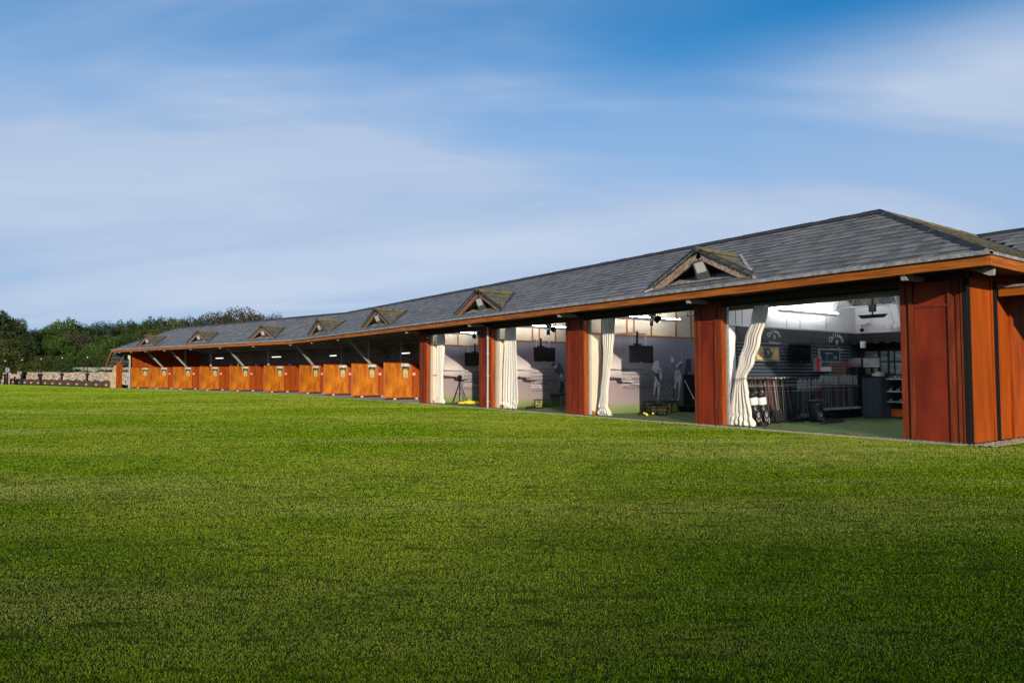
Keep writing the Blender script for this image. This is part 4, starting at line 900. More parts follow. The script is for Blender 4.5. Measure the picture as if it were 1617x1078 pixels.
curtain([(483, 1191, 1213), (500, 1187, 1211), (540, 1176, 1200), (570, 1167, 1190), (597, 1161, 1177), (625, 1156, 1181), (650, 1153, 1186), (672, 1151, 1192)], YF + .27, 'cream curtain swept aside and tied low with cord at the shop opening', tie=(597, 1160, 1178), seed=3, folds=5)
curtain([(501, 951, 972), (530, 952, 970), (560, 953, 967), (585, 952, 963), (620, 949, 960), (640, 946, 959), (655, 944, 966)], YF + .27, 'cream curtain twisted narrow at mid height in the bay with two golfer prints', seed=5, folds=5)
curtain([(517, 798, 815), (545, 797, 815), (590, 795, 816.5), (630, 793, 818), (644, 795, 816)], YF + .27, 'full straight cream curtain in the bay with the stacking chair', seed=8, folds=6)
curtain([(525.5, 690, 701), (560, 690, 700.5), (600, 691, 699), (625, 690, 699), (636, 686, 701)], YF + .27, 'narrow cream curtain in the leftmost glazed bay with the tripod', seed=11, folds=5)
q = MB(); A = on_y(1408, 466, YF + .42); th = thing('curtain', 'edge of an olive shaded curtain beside the corner pillar, high up', 'curtain', (A.x, YF + .42, 0), 'cream curtains tied back in the bay openings')
vs = []; n = 16
for i_, (xl, z) in enumerate(((1410, 3.05), (1415, 2.85), (1419.5, 2.55), (1421, 2.2), (1423, 1.0), (1424, .1))):
    A = on_y(xl, 470, YF + .42)
    for j in range(n + 1): u = j / n; vs.append((A.x + (-6.95 - A.x) * u, YF + .42 + .04 * sin(u * 18), z))
q.add(vs, [(i * (n + 1) + j, i * (n + 1) + j + 1, (i + 1) * (n + 1) + j + 1, (i + 1) * (n + 1) + j) for i in range(5) for j in range(n)]); q.build('fabric', M_curtain, th, smooth=True)

# ------------------------------------------------------------------ TVs and lamps in the rooms
def tv(i, px0, px1, py0, py1, off, label, rods=True):
    x = XW[i] + off; a = on_x(px0, py0, x); b = on_x(px1, py1, x); y0_, y1_ = a.y, b.y; z1_ = a.z; z0_ = b.z
    t = thing('television', label, 'television', (x, (y0_ + y1_) / 2, z0_), None)
    q = MB(); q.box((x - .06, y0_, z0_), (x, y1_, z1_)); q.build('casing', M_black, t)
    q = MB(); q.box((x, y0_ + .03, z0_ + .04), (x + .004, y1_ - .03, z1_ - .03)); q.build('screen', M_gloss, t)
    if rods:
        q = MB()
        for f_ in (.12, .72): yy = y0_ + (y1_ - y0_) * f_; q.beam((x - .05, yy, z1_ - .1), (x - .05, yy, 2.66), .035, .035); q.beam((x - .05, yy, 2.64), (XW[i] + .04, yy, 2.64), .035, .035)
        yy = y0_ + (y1_ - y0_) * .35; q.beam((x - .06, yy, z1_), (x - .06, yy, 2.72), .05, .05, M_black); q.box((x - .10, yy - .16, z1_ + .01), (x - .02, yy + .16, z1_ + .06), M_black); q.build('mount', M_white, t)
    q = MB(); ym = y0_ + (y1_ - y0_) * .45; q.box((x + .002, ym - .03, z0_ + .008), (x + .008, ym + .03, z0_ + .028)); q.build('badge', M_silver, t)
tv(2, 995.5, 1031.5, 545, 573, .9, 'black television hung from white rods by the two golfer prints')
tv(1, 844, 877, 548, 571, .75, 'black television hung over the quote beside the bent golfer print')
tv(0, 735, 780, 556.5, 578, .55, 'black television half hidden behind the pillar with the downpipe')
tv(3, 1249.5, 1281, 543, 572, .16, 'large black screen on the navy slatwall between two framed posters', rods=False)
def track(i, pxa, pxb, off, z, label):
    x = XW[i] + off; y0_ = on_x(pxa, 500, x).y; y1_ = on_x(pxb, 500, x).y
    q = MB(); q.box((x - .05, y0_, z), (x + .05, y1_, z + .085), M_white); q.box((x - .045, y0_ + .02, z + .087), (x + .045, y1_ - .02, z + .10), M_upglow); tag(q.build('added_glow_batten'), label, 'lamp', 'white lighting rails under the roof')  # glow strip on top of the rail is added to light the ceiling
track(2, 968, 1073, .7, 3.10, 'white lighting rail in the bay with two golfer prints'); track(1, 812, 895, .7, 3.10, 'white lighting rail in the bay with the stacking chair'); track(0, 702, 757, .7, 3.10, 'white lighting rail in the leftmost glazed bay'); track(3, 1230, 1322, .35, 3.02, 'long white lighting rail over the golf shop')
def added_uplight(x0, x1, y, z, label):  # extra uplights added over the shop to brighten its ceiling
    q = MB(); q.box((x0, y - .05, z), (x1, y + .05, z + .06), M_white); q.box((x0 + .02, y - .045, z + .062), (x1 - .02, y + .045, z + .075), M_upglow); tag(q.build('added_glow_batten'), label, 'lamp', 'uplights added to brighten the shop ceiling')
added_uplight(XW[3] + .4, -7.3, 19.0, 3.80, 'rear uplight added at the shop roof trusses to brighten the ceiling')
added_uplight(XW[3] + .6, -7.3, 16.9, 3.80, 'front uplight added at the shop roof trusses to brighten the ceiling')
def spot(i, px, py, off, label):
    p = on_x(px, py, XW[i] + off); t = thing('stage_lamp', label, 'lamp', p, 'black lamps with barn doors'); q = MB()
    dd = Vector((.55, .2, -.6)).normalized(); q.tube([p - dd * .14, p + dd * .10], [.09, .11], M_blackmat, 10); q.build('body', M_blackmat, t)
    q = MB(); c_ = p + dd * .11; xx = dd.cross(Vector((0, 0, 1))).normalized(); yy = xx.cross(dd)
    for a_, b_ in ((xx, yy), (-xx, yy), (yy, xx), (-yy, xx)):
        q.add([c_ + a_ * .11 - b_ * .10, c_ + a_ * .11 + b_ * .10, c_ + a_ * .26 + b_ * .14 + dd * .14, c_ + a_ * .26 - b_ * .14 + dd * .14] + [v + dd * .006 for v in (c_ + a_ * .11 - b_ * .10, c_ + a_ * .11 + b_ * .10, c_ + a_ * .26 + b_ * .14 + dd * .14, c_ + a_ * .26 - b_ * .14 + dd * .14)], [(0, 1, 2, 3), (7, 6, 5, 4)])
    q.build('barn_doors', M_blackmat, t)
    q = MB(); q.beam(p + Vector((0, 0, .05)), p + Vector((0, 0, .42)), .03, .05); q.build('hanger', M_blackmat, t)
spot(2, 1029, 497, .9, 'black stage lamp with open barn doors over the two golfer prints'); spot(1, 866, 514, .9, 'black stage lamp under the roof of the bay with the chair'); spot(0, 749, 521.5, .75, 'small black stage lamp in the leftmost glazed bay')

# tripod with camera (room 1)
def tripod(px, py_foot, h, i, off, label, name='tripod'):
    b = on_x(px, py_foot, XW[i] + .45); t = thing(name, label, 'tripod', (b.x, b.y, .03))
    for k in range(3):
        a = radians(30 + 120 * k); q = MB(); q.tube([(b.x, b.y, h * .78), (b.x + .22 * cos(a), b.y + .22 * sin(a), h * .34), (b.x + .40 * cos(a), b.y + .40 * sin(a), .03)], [.016, .02, .012], M_black, 6)
        q.ball((b.x + .22 * cos(a), b.y + .22 * sin(a), h * .34), .035, M_black, 6, 4); q.tube([(b.x, b.y, h * .34), (b.x + .22 * cos(a), b.y + .22 * sin(a), h * .34)], .008, M_black, 5); q.build('leg', M_black, t)
    q = MB(); q.tube([(b.x, b.y, h * .28), (b.x, b.y, h * .86)], .018, M_black, 6); q.build('centre_column', M_black, t)
    q = MB(); q.box((b.x - .05, b.y - .08, h * .86), (b.x + .05, b.y + .08, h * .98)); q.tube([(b.x + .05, b.y, h * .92), (b.x + .13, b.y, h * .92)], .035, M_gloss, 8); q.build('camera_head', M_black, t)
tripod(726, 634, 1.30, 0, 1, 'black camera tripod standing before the mural in the leftmost glazed bay')
# pile of yellow balls
M_yel = mat('yellow_ball', (0.85, 0.68, 0.03), .35)
bb = MB(); bb.ball((0, 0, 0), .034, None, 8, 6); ball0 = bb.build('golf_ball', M_yel, smooth=True)
c = on_z(742, 637, .03); first = True
for k in range(120):
    o = ball0 if first else ball0.copy()
    if not first: COL.objects.link(o)
    first = False
    a = random.uniform(0, 2 * pi); r_ = sqrt(random.random()); lz = 1 - r_
    v = Vector((0, 0, 0)); v = RT * (r_ * cos(a) * .50) + Vector((FW.x, FW.y, 0)) * (r_ * sin(a) * .42)
    o.location = (c.x + v.x, c.y + v.y, .064 + (0.05 if lz > .35 and k % 2 else 0) + (.05 if lz > .6 and k % 3 == 0 else 0))
    tag(o, 'yellow golf ball in the loose pile on the turf floor', 'golf ball', 'pile of yellow golf balls')
def mat_thing(px0, px1, py0, py1, label, name='practice_mat', h=.03, z=.03):
    p = [on_z(px0, py1, z), on_z(px1, (py0 + py1) / 2 + .8, z), on_z(px1 - (px1 - px0) * .12, py0, z), on_z(px0 + (px1 - px0) * .15, py0 - .3, z)]
    q = MB(); q.hexa([v for v in p] + [v + Vector((0, 0, h)) for v in p]); tag(q.build(name, M_blackmat), label, 'mat')
mat_thing(721, 734, 634.5, 637, 'small black rubber mat left of the yellow ball pile')
mat_thing(829, 862, 641.5, 645.5, 'black rubber tee mat in front of the ball basket by the chair'); mat_thing(1007, 1042, 650, 655.5, 'black rubber tee mat before the ball baskets by the golfer prints'); mat_thing(1296, 1333, 662, 669.5, 'black rubber mat beside the dark golf bag on shop floor')
# ball baskets
M_balls = mat('range_ball', (0.70, 0.58, 0.20), .5)
def basket(px, py, w, h, label, full=True):
    b = on_z(px, py, .03); t = thing('ball_basket', label, 'basket', (b.x, b.y, .03), 'black wire ball baskets'); q = MB(); n = 14
    for k in range(n):
        a = 2 * pi * k / n; q.tube([(b.x + w * .38 * cos(a), b.y + w * .38 * sin(a), .035), (b.x + w * .5 * cos(a), b.y + w * .5 * sin(a), .03 + h)], .006, None, 4)
    for f_ in (0, .35, .7, 1): rr = w * (.38 + .12 * f_); q.tube([(b.x + rr * cos(2 * pi * k / n), b.y + rr * sin(2 * pi * k / n), .035 + h * f_) for k in range(n + 1)], .012 if f_ == 1 else .007, None, 4)
    q.build('wire_frame', M_black, t)
    q = MB(); rnd = random.Random(int(px))
    for k in range(60):
        a = rnd.uniform(0, 2 * pi); f_ = rnd.uniform(.05, .8); rr = w * (.30 + .1 * f_) * (rnd.random()**.3); q.ball((b.x + rr * cos(a), b.y + rr * sin(a), .03 + h * f_), .024, None, 6, 4)
    o = q.build('ball_fill', M_balls, t, smooth=True); o['kind'] = 'stuff'
basket(850.5, 643.5, .36, .30, 'single black wire basket of range balls beside the chair')
basket(1026, 651, .42, .36, 'black wire ball basket, leftmost of the rear ones by the golfer prints'); basket(1036, 654.5, .40, .32, 'black wire ball basket standing in front of the others, left'); basket(1045, 655, .40, .32, 'black wire ball basket standing in front of the others, right'); basket(1053, 651, .42, .36, 'black wire ball basket behind and right of the front pair'); basket(1062, 650.5, .42, .36, 'black wire ball basket, rightmost of the rear row')
for px, w in ((1040, 0), ):
    A = on_z(1024, 652, .42); B = on_z(1066, 651, .42)
# loose balls by the tee mat
for k, (px, py) in enumerate(((1017, 652.2), (1020, 653.3), (1022, 655), (1031, 653))):
    o = ball0.copy(); COL.objects.link(o); p = on_z(px, py, .08); o.location = (p.x, p.y, .085); tag(o, 'yellow golf ball lying loose on the black tee mat', 'golf ball', 'loose golf balls on the tee mat')
# banquet chair (room 2)
def chair(px, py, label):
    b = on_z(px, py, .03); rz = radians(34); t = thing('stacking_chair', label, 'chair', (b.x, b.y, .03), rz=rz)
    q = MB(); q.box((-.22, -.22, .42), (.22, .22, .49)); local(q, 'seat', mat('chair_fabric', (0.010, 0.012, 0.03), .8), t)
    q = MB(); pts = [(-.21, .21, .55), (.21, .21, .55), (.23, .25, .85)] + [(.23 * cos(a), .26, .85 + .17 * sin(a)) for a in [pi * k / 10 for k in range(1, 10)]] + [(-.23, .25, .85)]
    q.prism(pts, (0, .035, 0), MATS['chair_fabric']); local(q, 'backrest', MATS['chair_fabric'], t)
    M_g = mat('chair_gold_frame', (0.42, 0.36, 0.26), .4, metal=.6)
    q = MB(); q.tube([(-.235, .23, .5)] + [(-.25 * cos(a), .275, .84 + .19 * sin(a)) for a in [pi * k / 12 for k in range(0, 13)]] + [(.235, .23, .5)], .013, M_g, 6); local(q, 'back_frame', M_g, t)
    for sx in (-1, 1):
        for sy in (-1, 1): q = MB(); q.tube([(sx * .21, sy * .20, .44), (sx * .22, sy * .23, .0)], .013, M_g, 6); local(q, 'leg', M_g, t)
chair(880, 641, 'dark blue stacking chair with a rounded back and pale metal legs')
# laptop stand and black cabinet (room 3)
b = on_z(1091, 648, .03); t = thing('speaker_cabinet', 'tall black cabinet at the right edge of the bay with golfer prints', 'cabinet', (b.x, b.y, .03)); q = MB(); q.box((b.x - .32, b.y - .2, .03), (b.x + .32, b.y + .3, 1.26)); q.build('carcass', M_black, t); q = MB(); q.box((b.x - .34, b.y - .22, 1.26), (b.x + .34, b.y + .32, 1.30)); q.build('top', M_blackmat, t)
t = thing('tilted_monitor', 'thin dark tilted monitor above the black cabinet', 'monitor', (b.x - .1, b.y, 1.3)); q = MB()
q.hexa([(b.x - .42, b.y - .12, 1.42), (b.x + .12, b.y - .12, 1.42), (b.x + .12, b.y - .09, 1.42), (b.x - .42, b.y - .09, 1.42), (b.x - .48, b.y - .02, 1.86), (b.x + .04, b.y - .02, 1.86), (b.x + .04, b.y + .01, 1.86), (b.x - .48, b.y + .01, 1.86)]); q.build('screen', mat('dull_screen', (0.05, 0.045, 0.05), .4), t); q = MB(); q.beam((b.x - .15, b.y - .05, 1.3), (b.x - .15, b.y - .05, 1.5), .05, .05); q.build('stand', M_black, t)
p0, p1 = on_z(1082, 650, .03), on_z(1100, 657, .03); q = MB(); A = on_y(1081, 600, p0.y - .3); B = on_y(1096, 630, p0.y - .3); q.tube([A, B], .012, None, 6); tag(q.build('white_rod', M_white), 'thin white rod leaning diagonally before the black cabinet', 'rod')
b = on_z(1086, 650, .03); q = MB(); q.prism([(b.x - .3, b.y - .15, .22), (b.x + .28, b.y - .15, .22), (b.x + .20, b.y - .15, .03), (b.x - .22, b.y - .15, .03)], (0, .3, 0)); tag(q.build('ball_tray', M_black), 'shallow black tapered ball tray at the foot of the black cabinet', 'tray')

# ------------------------------------------------------------------ golf shop
xs = XW[3]
# posters
def poster(px0, px1, py0, py1, label, bgm, art):
    x = xs + .10; a = on_x(px0, py0, x); b = on_x(px1, py1, x); t = thing('framed_poster', label, 'poster', (x, a.y, b.z)); q = MB(); q.box((x - .03, a.y, b.z), (x, b.y, a.z)); q.build('frame', M_silver, t)
    q = MB(); q.box((x, a.y + .05, b.z + .05), (x + .003, b.y - .05, a.z - .05), bgm); q.build('print', bgm, t)
    q = MB(); art(q, x + .004, a.y + .05, b.y - .05, b.z + .05, a.z - .05); q.build('artwork', None, t)
def art_gold(q, x, y0_, y1_, z0_, z1_):
    def P(u, v): return (x, y0_ + (y1_ - y0_) * u, z1_ - (z1_ - z0_) * v)
    q.prism([P(*c_) for c_ in ((.28, 0), (.62, 0), (.62, .15), (.70, .35), (.74, .5), (.70, .72), (.60, .88), (.48, .92), (.36, .82), (.28, 1), (.24, .98), (.33, .7), (.30, .45), (.33, .25))], (.002, 0, 0), mat('poster_figure', (0.035, 0.045, 0.07), .5, .4, 14))
    q.prism([P(*c_) for c_ in ((.46, .18), (.56, .25), (.57, .5), (.50, .45))], (.0035, 0, 0), mat('poster_gold_light', (0.62, 0.50, 0.17), .5))
    q.prism([P(*c_) for c_ in ((.84, 0), (.87, 0), (.74, .45), (.71, .45))], (.002, 0, 0), mat('poster_shaft', (0.10, 0.05, 0.03), .5))
    for k in range(4): q.prism([P(.04, .40 + k * .09), P(.22, .40 + k * .09), P(.22, .42 + k * .09), P(.04, .42 + k * .09)], (.002, 0, 0), M_pm)
    q.prism([P(.80, .56), P(.96, .56), P(.96, .58), P(.80, .58)], (.002, 0, 0), M_pm)
def art_blue(q, x, y0_, y1_, z0_, z1_):
    def P(u, v): return (x, y0_ + (y1_ - y0_) * u, z1_ - (z1_ - z0_) * v)
    mcy = mat('poster_cyan', (0.12, 0.38, 0.50), .5)
    for u in (.32, .68): q.prism([P(u, .38), P(u + .035, .38), P(u + .035, .98), P(u, .98)], (.002, 0, 0), mcy)
    q.prism([P(*c_) for c_ in ((.74, .74), (.76, .58), (.80, .52), (.84, .55), (.88, .76), (.82, .70), (.78, .78))], (.002, 0, 0), mat('poster_pale_blue', (0.42, 0.60, 0.68), .5))
    put_text(q, 'ST. ANDREWS LINKS', (z1_ - z0_) * .13, Vector(P(.43, .32)) + Vector((.002, 0, 0)), (0, 1, 0), (0, 0, 1), M_inkw, align='CENTER', bold=.004)
poster(1193, 1231, 546, 571, 'gold framed poster with a dark figure on the navy slatwall', mat('poster_gold', (0.50, 0.37, 0.10), .5, .3, 3, col2=(0.75, 0.55, 0.24)), art_gold)
poster(1293.5, 1327, 549.5, 573, 'dark blue framed poster with two pale columns on the slatwall', mat('poster_blue', (0.012, 0.035, 0.075), .4, .3, 5), art_blue)
# shelf with white box and red sleeves
def shelf_item():
    x = xs + .03; A = on_x(1282, 586, x); B = on_x(1301, 586, x)
    t = thing('display_shelf', 'small slatwall shelf below the large black screen', 'shelf', (x, A.y, A.z)); q = MB(); q.box((x, A.y, A.z - .03), (x + .3, B.y, A.z)); q.build('board', M_navy, t)
    q = MB(); q.box((x + .02, A.y + .35, A.z), (x + .26, B.y - .05, A.z + .13)); tag(q.build('white_box', M_white), 'white box on the small slatwall shelf', 'box')
    M_pink = mat('sleeve_red', (0.55, 0.03, 0.08), .5)
    for k, m_ in enumerate((M_silver, M_pink, M_pink, M_silver)):
        y = A.y + .04 + k * .09; q = MB(); q.box((x + .03, y, A.z), (x + .09, y + .055, A.z + .38 + .05 * (k % 2))); tag(q.build('club_sleeve', m_), ('pink' if m_ is M_pink else 'silver') + ' sleeve on the small slatwall shelf, %s one from the left' % ('first', 'second', 'third', 'fourth')[k], 'sleeve', 'upright sleeves on the slatwall shelf' + (' in pink' if m_ is M_pink else ' in silver'))
shelf_item()
# club builder
M_shaft = mat('club_shaft', (0.17, 0.175, 0.18), .3, metal=.4); M_grip = mat('rubber_grip', (0.02, 0.02, 0.022), .7); M_gripg = mat('grey_grip', (0.22, 0.25, 0.26), .5); M_head = mat('club_head', (0.10, 0.10, 0.11), .25, metal=.5); M_redshaft = mat('red_shaft', (0.35, 0.04, 0.015), .35); M_rose = mat('rose_shaft', (0.24, 0.14, 0.10), .35, metal=.3); M_blueshaft = mat('blue_shaft', (0.06, 0.16, 0.32), .35)
def club_wood():   # head up, leaning in the rack
    t = thing('golf_club', '', 'golf club'); q = MB(); q.tube([(0, 0, .12), (0, 0, 1.08)], [.006, .008], M_shaft, 6); local(q, 'shaft', M_shaft, t)
    q = MB(); q.tube([(0, 0, 0), (0, 0, .27)], [.011, .014], M_grip, 6); local(q, 'grip', M_grip, t)
    q = MB(); q.ball((.06, .02, 1.12), (.085, .062, .045), M_head, 8, 6); q.box((.04, -.045, 1.10), (.12, -.04, 1.13), M_silver); q.tube([(0, 0, 1.06), (.01, 0, 1.12)], .011, M_shaft, 6); local(q, 'head', M_head, t, True); return t
def club_iron():
    t = thing('golf_club', '', 'golf club'); q = MB(); q.tube([(0, 0, .06), (0, 0, .74)], .009, M_shaft, 6); local(q, 'shaft', M_shaft, t)
    q = MB(); q.tube([(0, 0, .72), (0, 0, 1.0)], [.017, .024], M_gripg, 6); local(q, 'grip', M_gripg, t)
    q = MB(); q.prism([(0, .0, 0), (0, .085, .0), (0, .10, .05), (0, .02, .07), (0, .0, .07)], (.018, 0, 0), M_silver); local(q, 'head', M_silver, t); return t
_o = ['first', 'second', 'third', 'fourth', 'fifth', 'sixth', 'seventh', 'eighth', 'ninth', 'tenth', 'eleventh', 'twelfth', 'thirteenth', 'fourteenth', 'fifteenth', 'sixteenth', 'seventeenth', 'eighteenth', 'nineteenth']
_t = ['', '', 'twentieth', 'thirtieth', 'fortieth', 'fiftieth']; _tt = ['', '', 'twenty', 'thirty', 'forty', 'fifty']
def ordn(n): return _o[n - 1] if n < 20 else (_t[n // 10] if n % 10 == 0 else _tt[n // 10] + ' ' + _o[n % 10 - 1])
cw, ci = club_wood(), club_iron(); r1 = random.Random(5)
def vary(o, choices, rr):
    for ch in KIDS(o):
        if ch.name.startswith('shaft'):
            m_ = rr.choice(choices)
            if m_ is not M_shaft: ch.data = SH[(o.get('_k'), m_.name)]
def shaft_variants(proto, key):
    base = [c for c in KIDS(proto) if c.name.startswith('shaft')][0].data
    for m_ in (M_redshaft, M_rose, M_blueshaft, M_grip):
        d_ = base.copy(); d_.materials[0] = m_; SH[(key, m_.name)] = d_
SH = {}; shaft_variants(cw, 'w'); shaft_variants(ci, 'i')
def put_club(proto, key, k, loc, rot, choices, label, group):
    o = proto if k == 0 else copy_tree(proto)
    o.location = loc; o.rotation_euler = rot; m_ = r1.choice(choices)
    if m_ is not M_shaft and k:
        for ch in KIDS(o):
            if ch.name.startswith('shaft'): ch.data = SH[(key, m_.name)]
    tag(o, label, 'golf club', group)
X1 = xs + .42; ya = on_x(1178, 600, X1).y; yb = on_x(1256, 600, X1).y
k = 0
for row in range(2):
    for j in range(27):
        y = ya + (yb - ya) * (j + .5 * row) / 27
        put_club(cw, 'w', k, (X1 - .22 * row - .05, y, .10), (r1.uniform(-.02, .02), radians(-6) + r1.uniform(-.02, .02), r1.uniform(-.5, .5)), [M_shaft, M_grip, M_rose, M_grip, M_grip, M_shaft, M_shaft, M_rose, M_redshaft], 'dark headed driver, %s from the left in the %s row of the rack' % (ordn(j + 1), 'front' if row == 0 else 'rear'), 'drivers standing head up in the ' + ('front' if row == 0 else 'rear') + ' row of the rack'); k += 1
X2 = xs + .40; yc = on_x(1259, 600, X2).y; yd = on_x(1355, 600, X2).y; n2_ = 40; k = 0
for j in range(n2_):
    y = yc + (yd - yc) * j / n2_
    put_club(ci, 'i', k, (X2 + .015 * (j % 2), y, .30 if j > 14 else .14 + .03 * (j % 3)), (r1.uniform(-.02, .02), r1.uniform(-.03, .01), r1.uniform(-.6, .6)), [M_shaft, M_shaft, M_grip, M_grip, M_shaft, M_grip, M_shaft, M_redshaft, M_blueshaft], 'iron with its grey grip up, %s from the left in the second rack' % ordn(j + 1), 'irons hanging in the rack below the posters'); k += 1
def rack(x, y0_, y1_, zt, zb, label):
    t = thing('club_rack', label, 'rack', (x, y0_, .03)); q = MB()
    for z in (zt,): q.tube([(x + .03, y0_, z), (x + .03, y1_, z)], .008, M_silver, 6); q.tube([(x - .20, y0_, z), (x - .20, y1_, z)], .012, M_black, 6)
    q.build('rail', M_silver, t)
    for y in (y0_, (y0_ + y1_) / 2, y1_): q = MB(); q.beam((x - .2, y, .03), (x - .2, y, zt), .03, .03); q.beam((x + .15, y, .03), (x - .08, y, zt * .5), .03, .03); q.build('leg', M_black, t)
    q = MB(); q.box((x - .24, y0_, .05), (x + .02, y1_, .09)); q.build('tray', M_black, t)
rack(X1, ya - .05, yb + .05, 1.02, .42, 'long black rack holding the head up drivers'); rack(X2, yc - .03, yd + .03, .98, .66, 'rack with a bright rail holding the hanging irons')
# second tier of short clubs above, below the blue poster
X3 = xs + .12; ye = on_x(1302, 590, X3).y; yf_ = on_x(1333, 590, X3).y; zz = on_x(1310, 593, X3).z; M_yl = mat('putter_yellow', (0.45, 0.35, 0.05), .4)
pk = None
for j in range(13):
    y = ye + (yf_ - ye) * j / 12
    if pk is None:
        pk = thing('putter', '', 'golf club'); q = MB(); q.tube([(0, 0, 0), (0, 0, .42)], .011, None, 6); local(q, 'shaft', M_shaft, pk); q = MB(); q.box((-.015, -.02, -.03), (.04, .03, .01)); local(q, 'head', M_silver, pk); o = pk
        pv = {m_: [c for c in KIDS(pk) if c.name.startswith('shaft')][0].data.copy() for m_ in ('putter_yellow', 'red_shaft')}
        for n_, d_ in pv.items(): d_.materials[0] = MATS[n_]
    else: o = copy_tree(pk)
    o.location = (X3, y, zz + .03)
    lab = 'short silver putter, %s from the left below the blue poster' % ordn(j + 1)
    if j in (4, 6, 10):
        for ch in KIDS(o):
            if ch.name.startswith('shaft'): ch.data = pv['putter_yellow' if j == 4 else 'red_shaft']
        lab = 'putter with a yellow shaft in the row below the blue poster' if j == 4 else ('red shafted putter mid row below the blue poster' if j == 6 else 'red shafted putter at the right of the row below the blue poster')
    tag(o, lab, 'golf club', 'putters below the blue poster')
# golf bags
def bag(px, py, h, r_, label, dark, rz=0, lean=(0.10, -.05), x=None):
    b = on_z(px, py, .03) if x is None else on_x(px, 600, x); t = thing('golf_bag', label, 'golf bag', (b.x, b.y, .03)); mb_, m2_ = (M_bagd, M_bagd) if dark else (M_bagk, M_bagk)
    F_ = lambda z: Vector((b.x + lean[0] * z, b.y + lean[1] * z, z + .03))
    q = MB(); q.tube([F_(0), F_(h * .1), F_(h * .35), F_(h * .7), F_(h * .93)], [r_ * .75, r_ * .92, r_ * 1.0, r_ * .95, r_ * 1.02], mb_, 14); q.build('body', mb_, t, True)
    q = MB(); q.tube([F_(h * .90), F_(h)], [r_ * 1.05, r_ * 1.12], m2_, 14); q.tube([F_(0), F_(h * .06)], [r_ * .95, r_ * 1.05], m2_, 14); q.build('collar', m2_, t, True)
    fr = Vector((.82, -.57, 0)); sd = Vector((.57, .82, 0))
    q = MB(); c_ = F_(h * .27) + fr * r_ * .85; q.ball(c_, (r_ * .62, r_ * .62, h * .24), m2_ if not dark else M_bagd, 12, 8); q.build('pocket', m2_, t, True)
    q = MB(); c2 = F_(h * .27) + fr * r_ * 1.5
    ring = [c2 + sd * r_ * .34 * cos(a) + Vector((0, 0, h * .13 * sin(a))) - fr * abs(cos(a)) * r_ * .2 for a in [2 * pi * k / 18 for k in range(19)]]; q.tube(ring, .0045, M_inkw, 5)
    q.tube([F_(h * .55) + fr * r_ * 1.0 + sd * -r_ * .5, F_(h * .45) + fr * r_ * 1.02, F_(h * .2) + fr * r_ * .8 + sd * r_ * .7, F_(h * .06) + fr * r_ * .9 + sd * r_ * .55], .0045, M_inkw, 5)
    q.ball(c2 + Vector((0, 0, h * .03)), (r_ * .12, r_ * .12, h * .035), M_inkw, 8, 5); q.build('piping', M_inkw, t)
    q = MB(); q.tube([F_(h * .9) - sd * r_, F_(h * .95) - sd * r_ * 1.5 + fr * .08, F_(h * .6) - sd * r_ * 1.6 + fr * .1, F_(h * .4) - sd * r_ * .9], .018, m2_, 6); q.build('strap', m2_, t)
    if not dark:
        q = MB(); q.tube([F_(h * .46), F_(h * .65), F_(h * .86)], [r_ * .80, r_ * .97, r_ * 1.02], M_bagw, 14); q.build('side_panel', M_bagw, t, True)
        q = MB()
        for k in range(5): a = 1.3 * k; q.tube([F_(h * .9), F_(h * 1.12) + Vector((.05 * cos(a), .05 * sin(a), 0))], .01, M_black, 5); q.ball(F_(h * 1.13) + Vector((.06 * cos(a), .06 * sin(a), 0)), (.05, .035, .03), M_black, 7, 5)
        q.build('club_heads', M_black, t)
M_bagd = mat('bag_charcoal', (0.022, 0.018, 0.026), .55); M_bagw = mat('bag_white', (0.75, 0.73, 0.70), .5); M_bagk = mat('bag_black', (0.015, 0.014, 0.014), .5)
bag(1290.5, 666, .60, .19, 'charcoal golf bag with white piping standing alone on the turf', True, lean=(-.05, -.1))
bag(1196, 667, .82, .115, 'white golf bag with black pocket, right beside the tied curtain', False, lean=(-.14, -.10), x=xs + .68); bag(1208, 667, .82, .115, 'white golf bag with black pocket, nearest the driver rack', False, lean=(-.10, -.10), x=xs + .66)
b = on_x(1203, 600, xs + .80); q = MB(); q.tube([(b.x, b.y, .03), (b.x, b.y, .12)], [.14, .13], None, 14); q.tube([(b.x, b.y, .12), (b.x, b.y, .14)], [.05, .04], None, 8); tag(q.build('bag_stand_base', M_black), 'round black base at the foot of the white golf bags', 'stand')
# cabinet, monitors, printer, shelves, orange box
yk = YB - .75
A = on_y(1361, 596, yk); B = on_y(1391, 596, yk); t = thing('black_counter', 'tall dark blue-black cabinet with two doors under the monitors', 'cabinet', (A.x, yk, .03))
q = MB(); q.box((A.x, yk, .03), (B.x, YB - .05, A.z)); q.build('carcass', M_navy, t); q = MB(); q.box((A.x - .12, yk - .06, A.z), (B.x + .04, YB - .05, A.z + .04)); q.build('worktop', M_black, t)
for s_ in (0, 1):
    x0_ = A.x + (B.x - A.x) * .5 * s_; q = MB(); q.box((x0_ + .01, yk - .02, .10), (x0_ + (B.x - A.x) * .5 - .01, yk - .001, A.z - .03)); q.build('door', M_navy, t)
M_scr = mat('monitor_screen_grey', (0.32, 0.34, 0.36), .25, .35, 1.5, col2=(0.55, 0.57, 0.6)); M_scr2 = mat('monitor_screen_dim', (0.14, 0.16, 0.18), .2, .5, 2)
zt_ = A.z
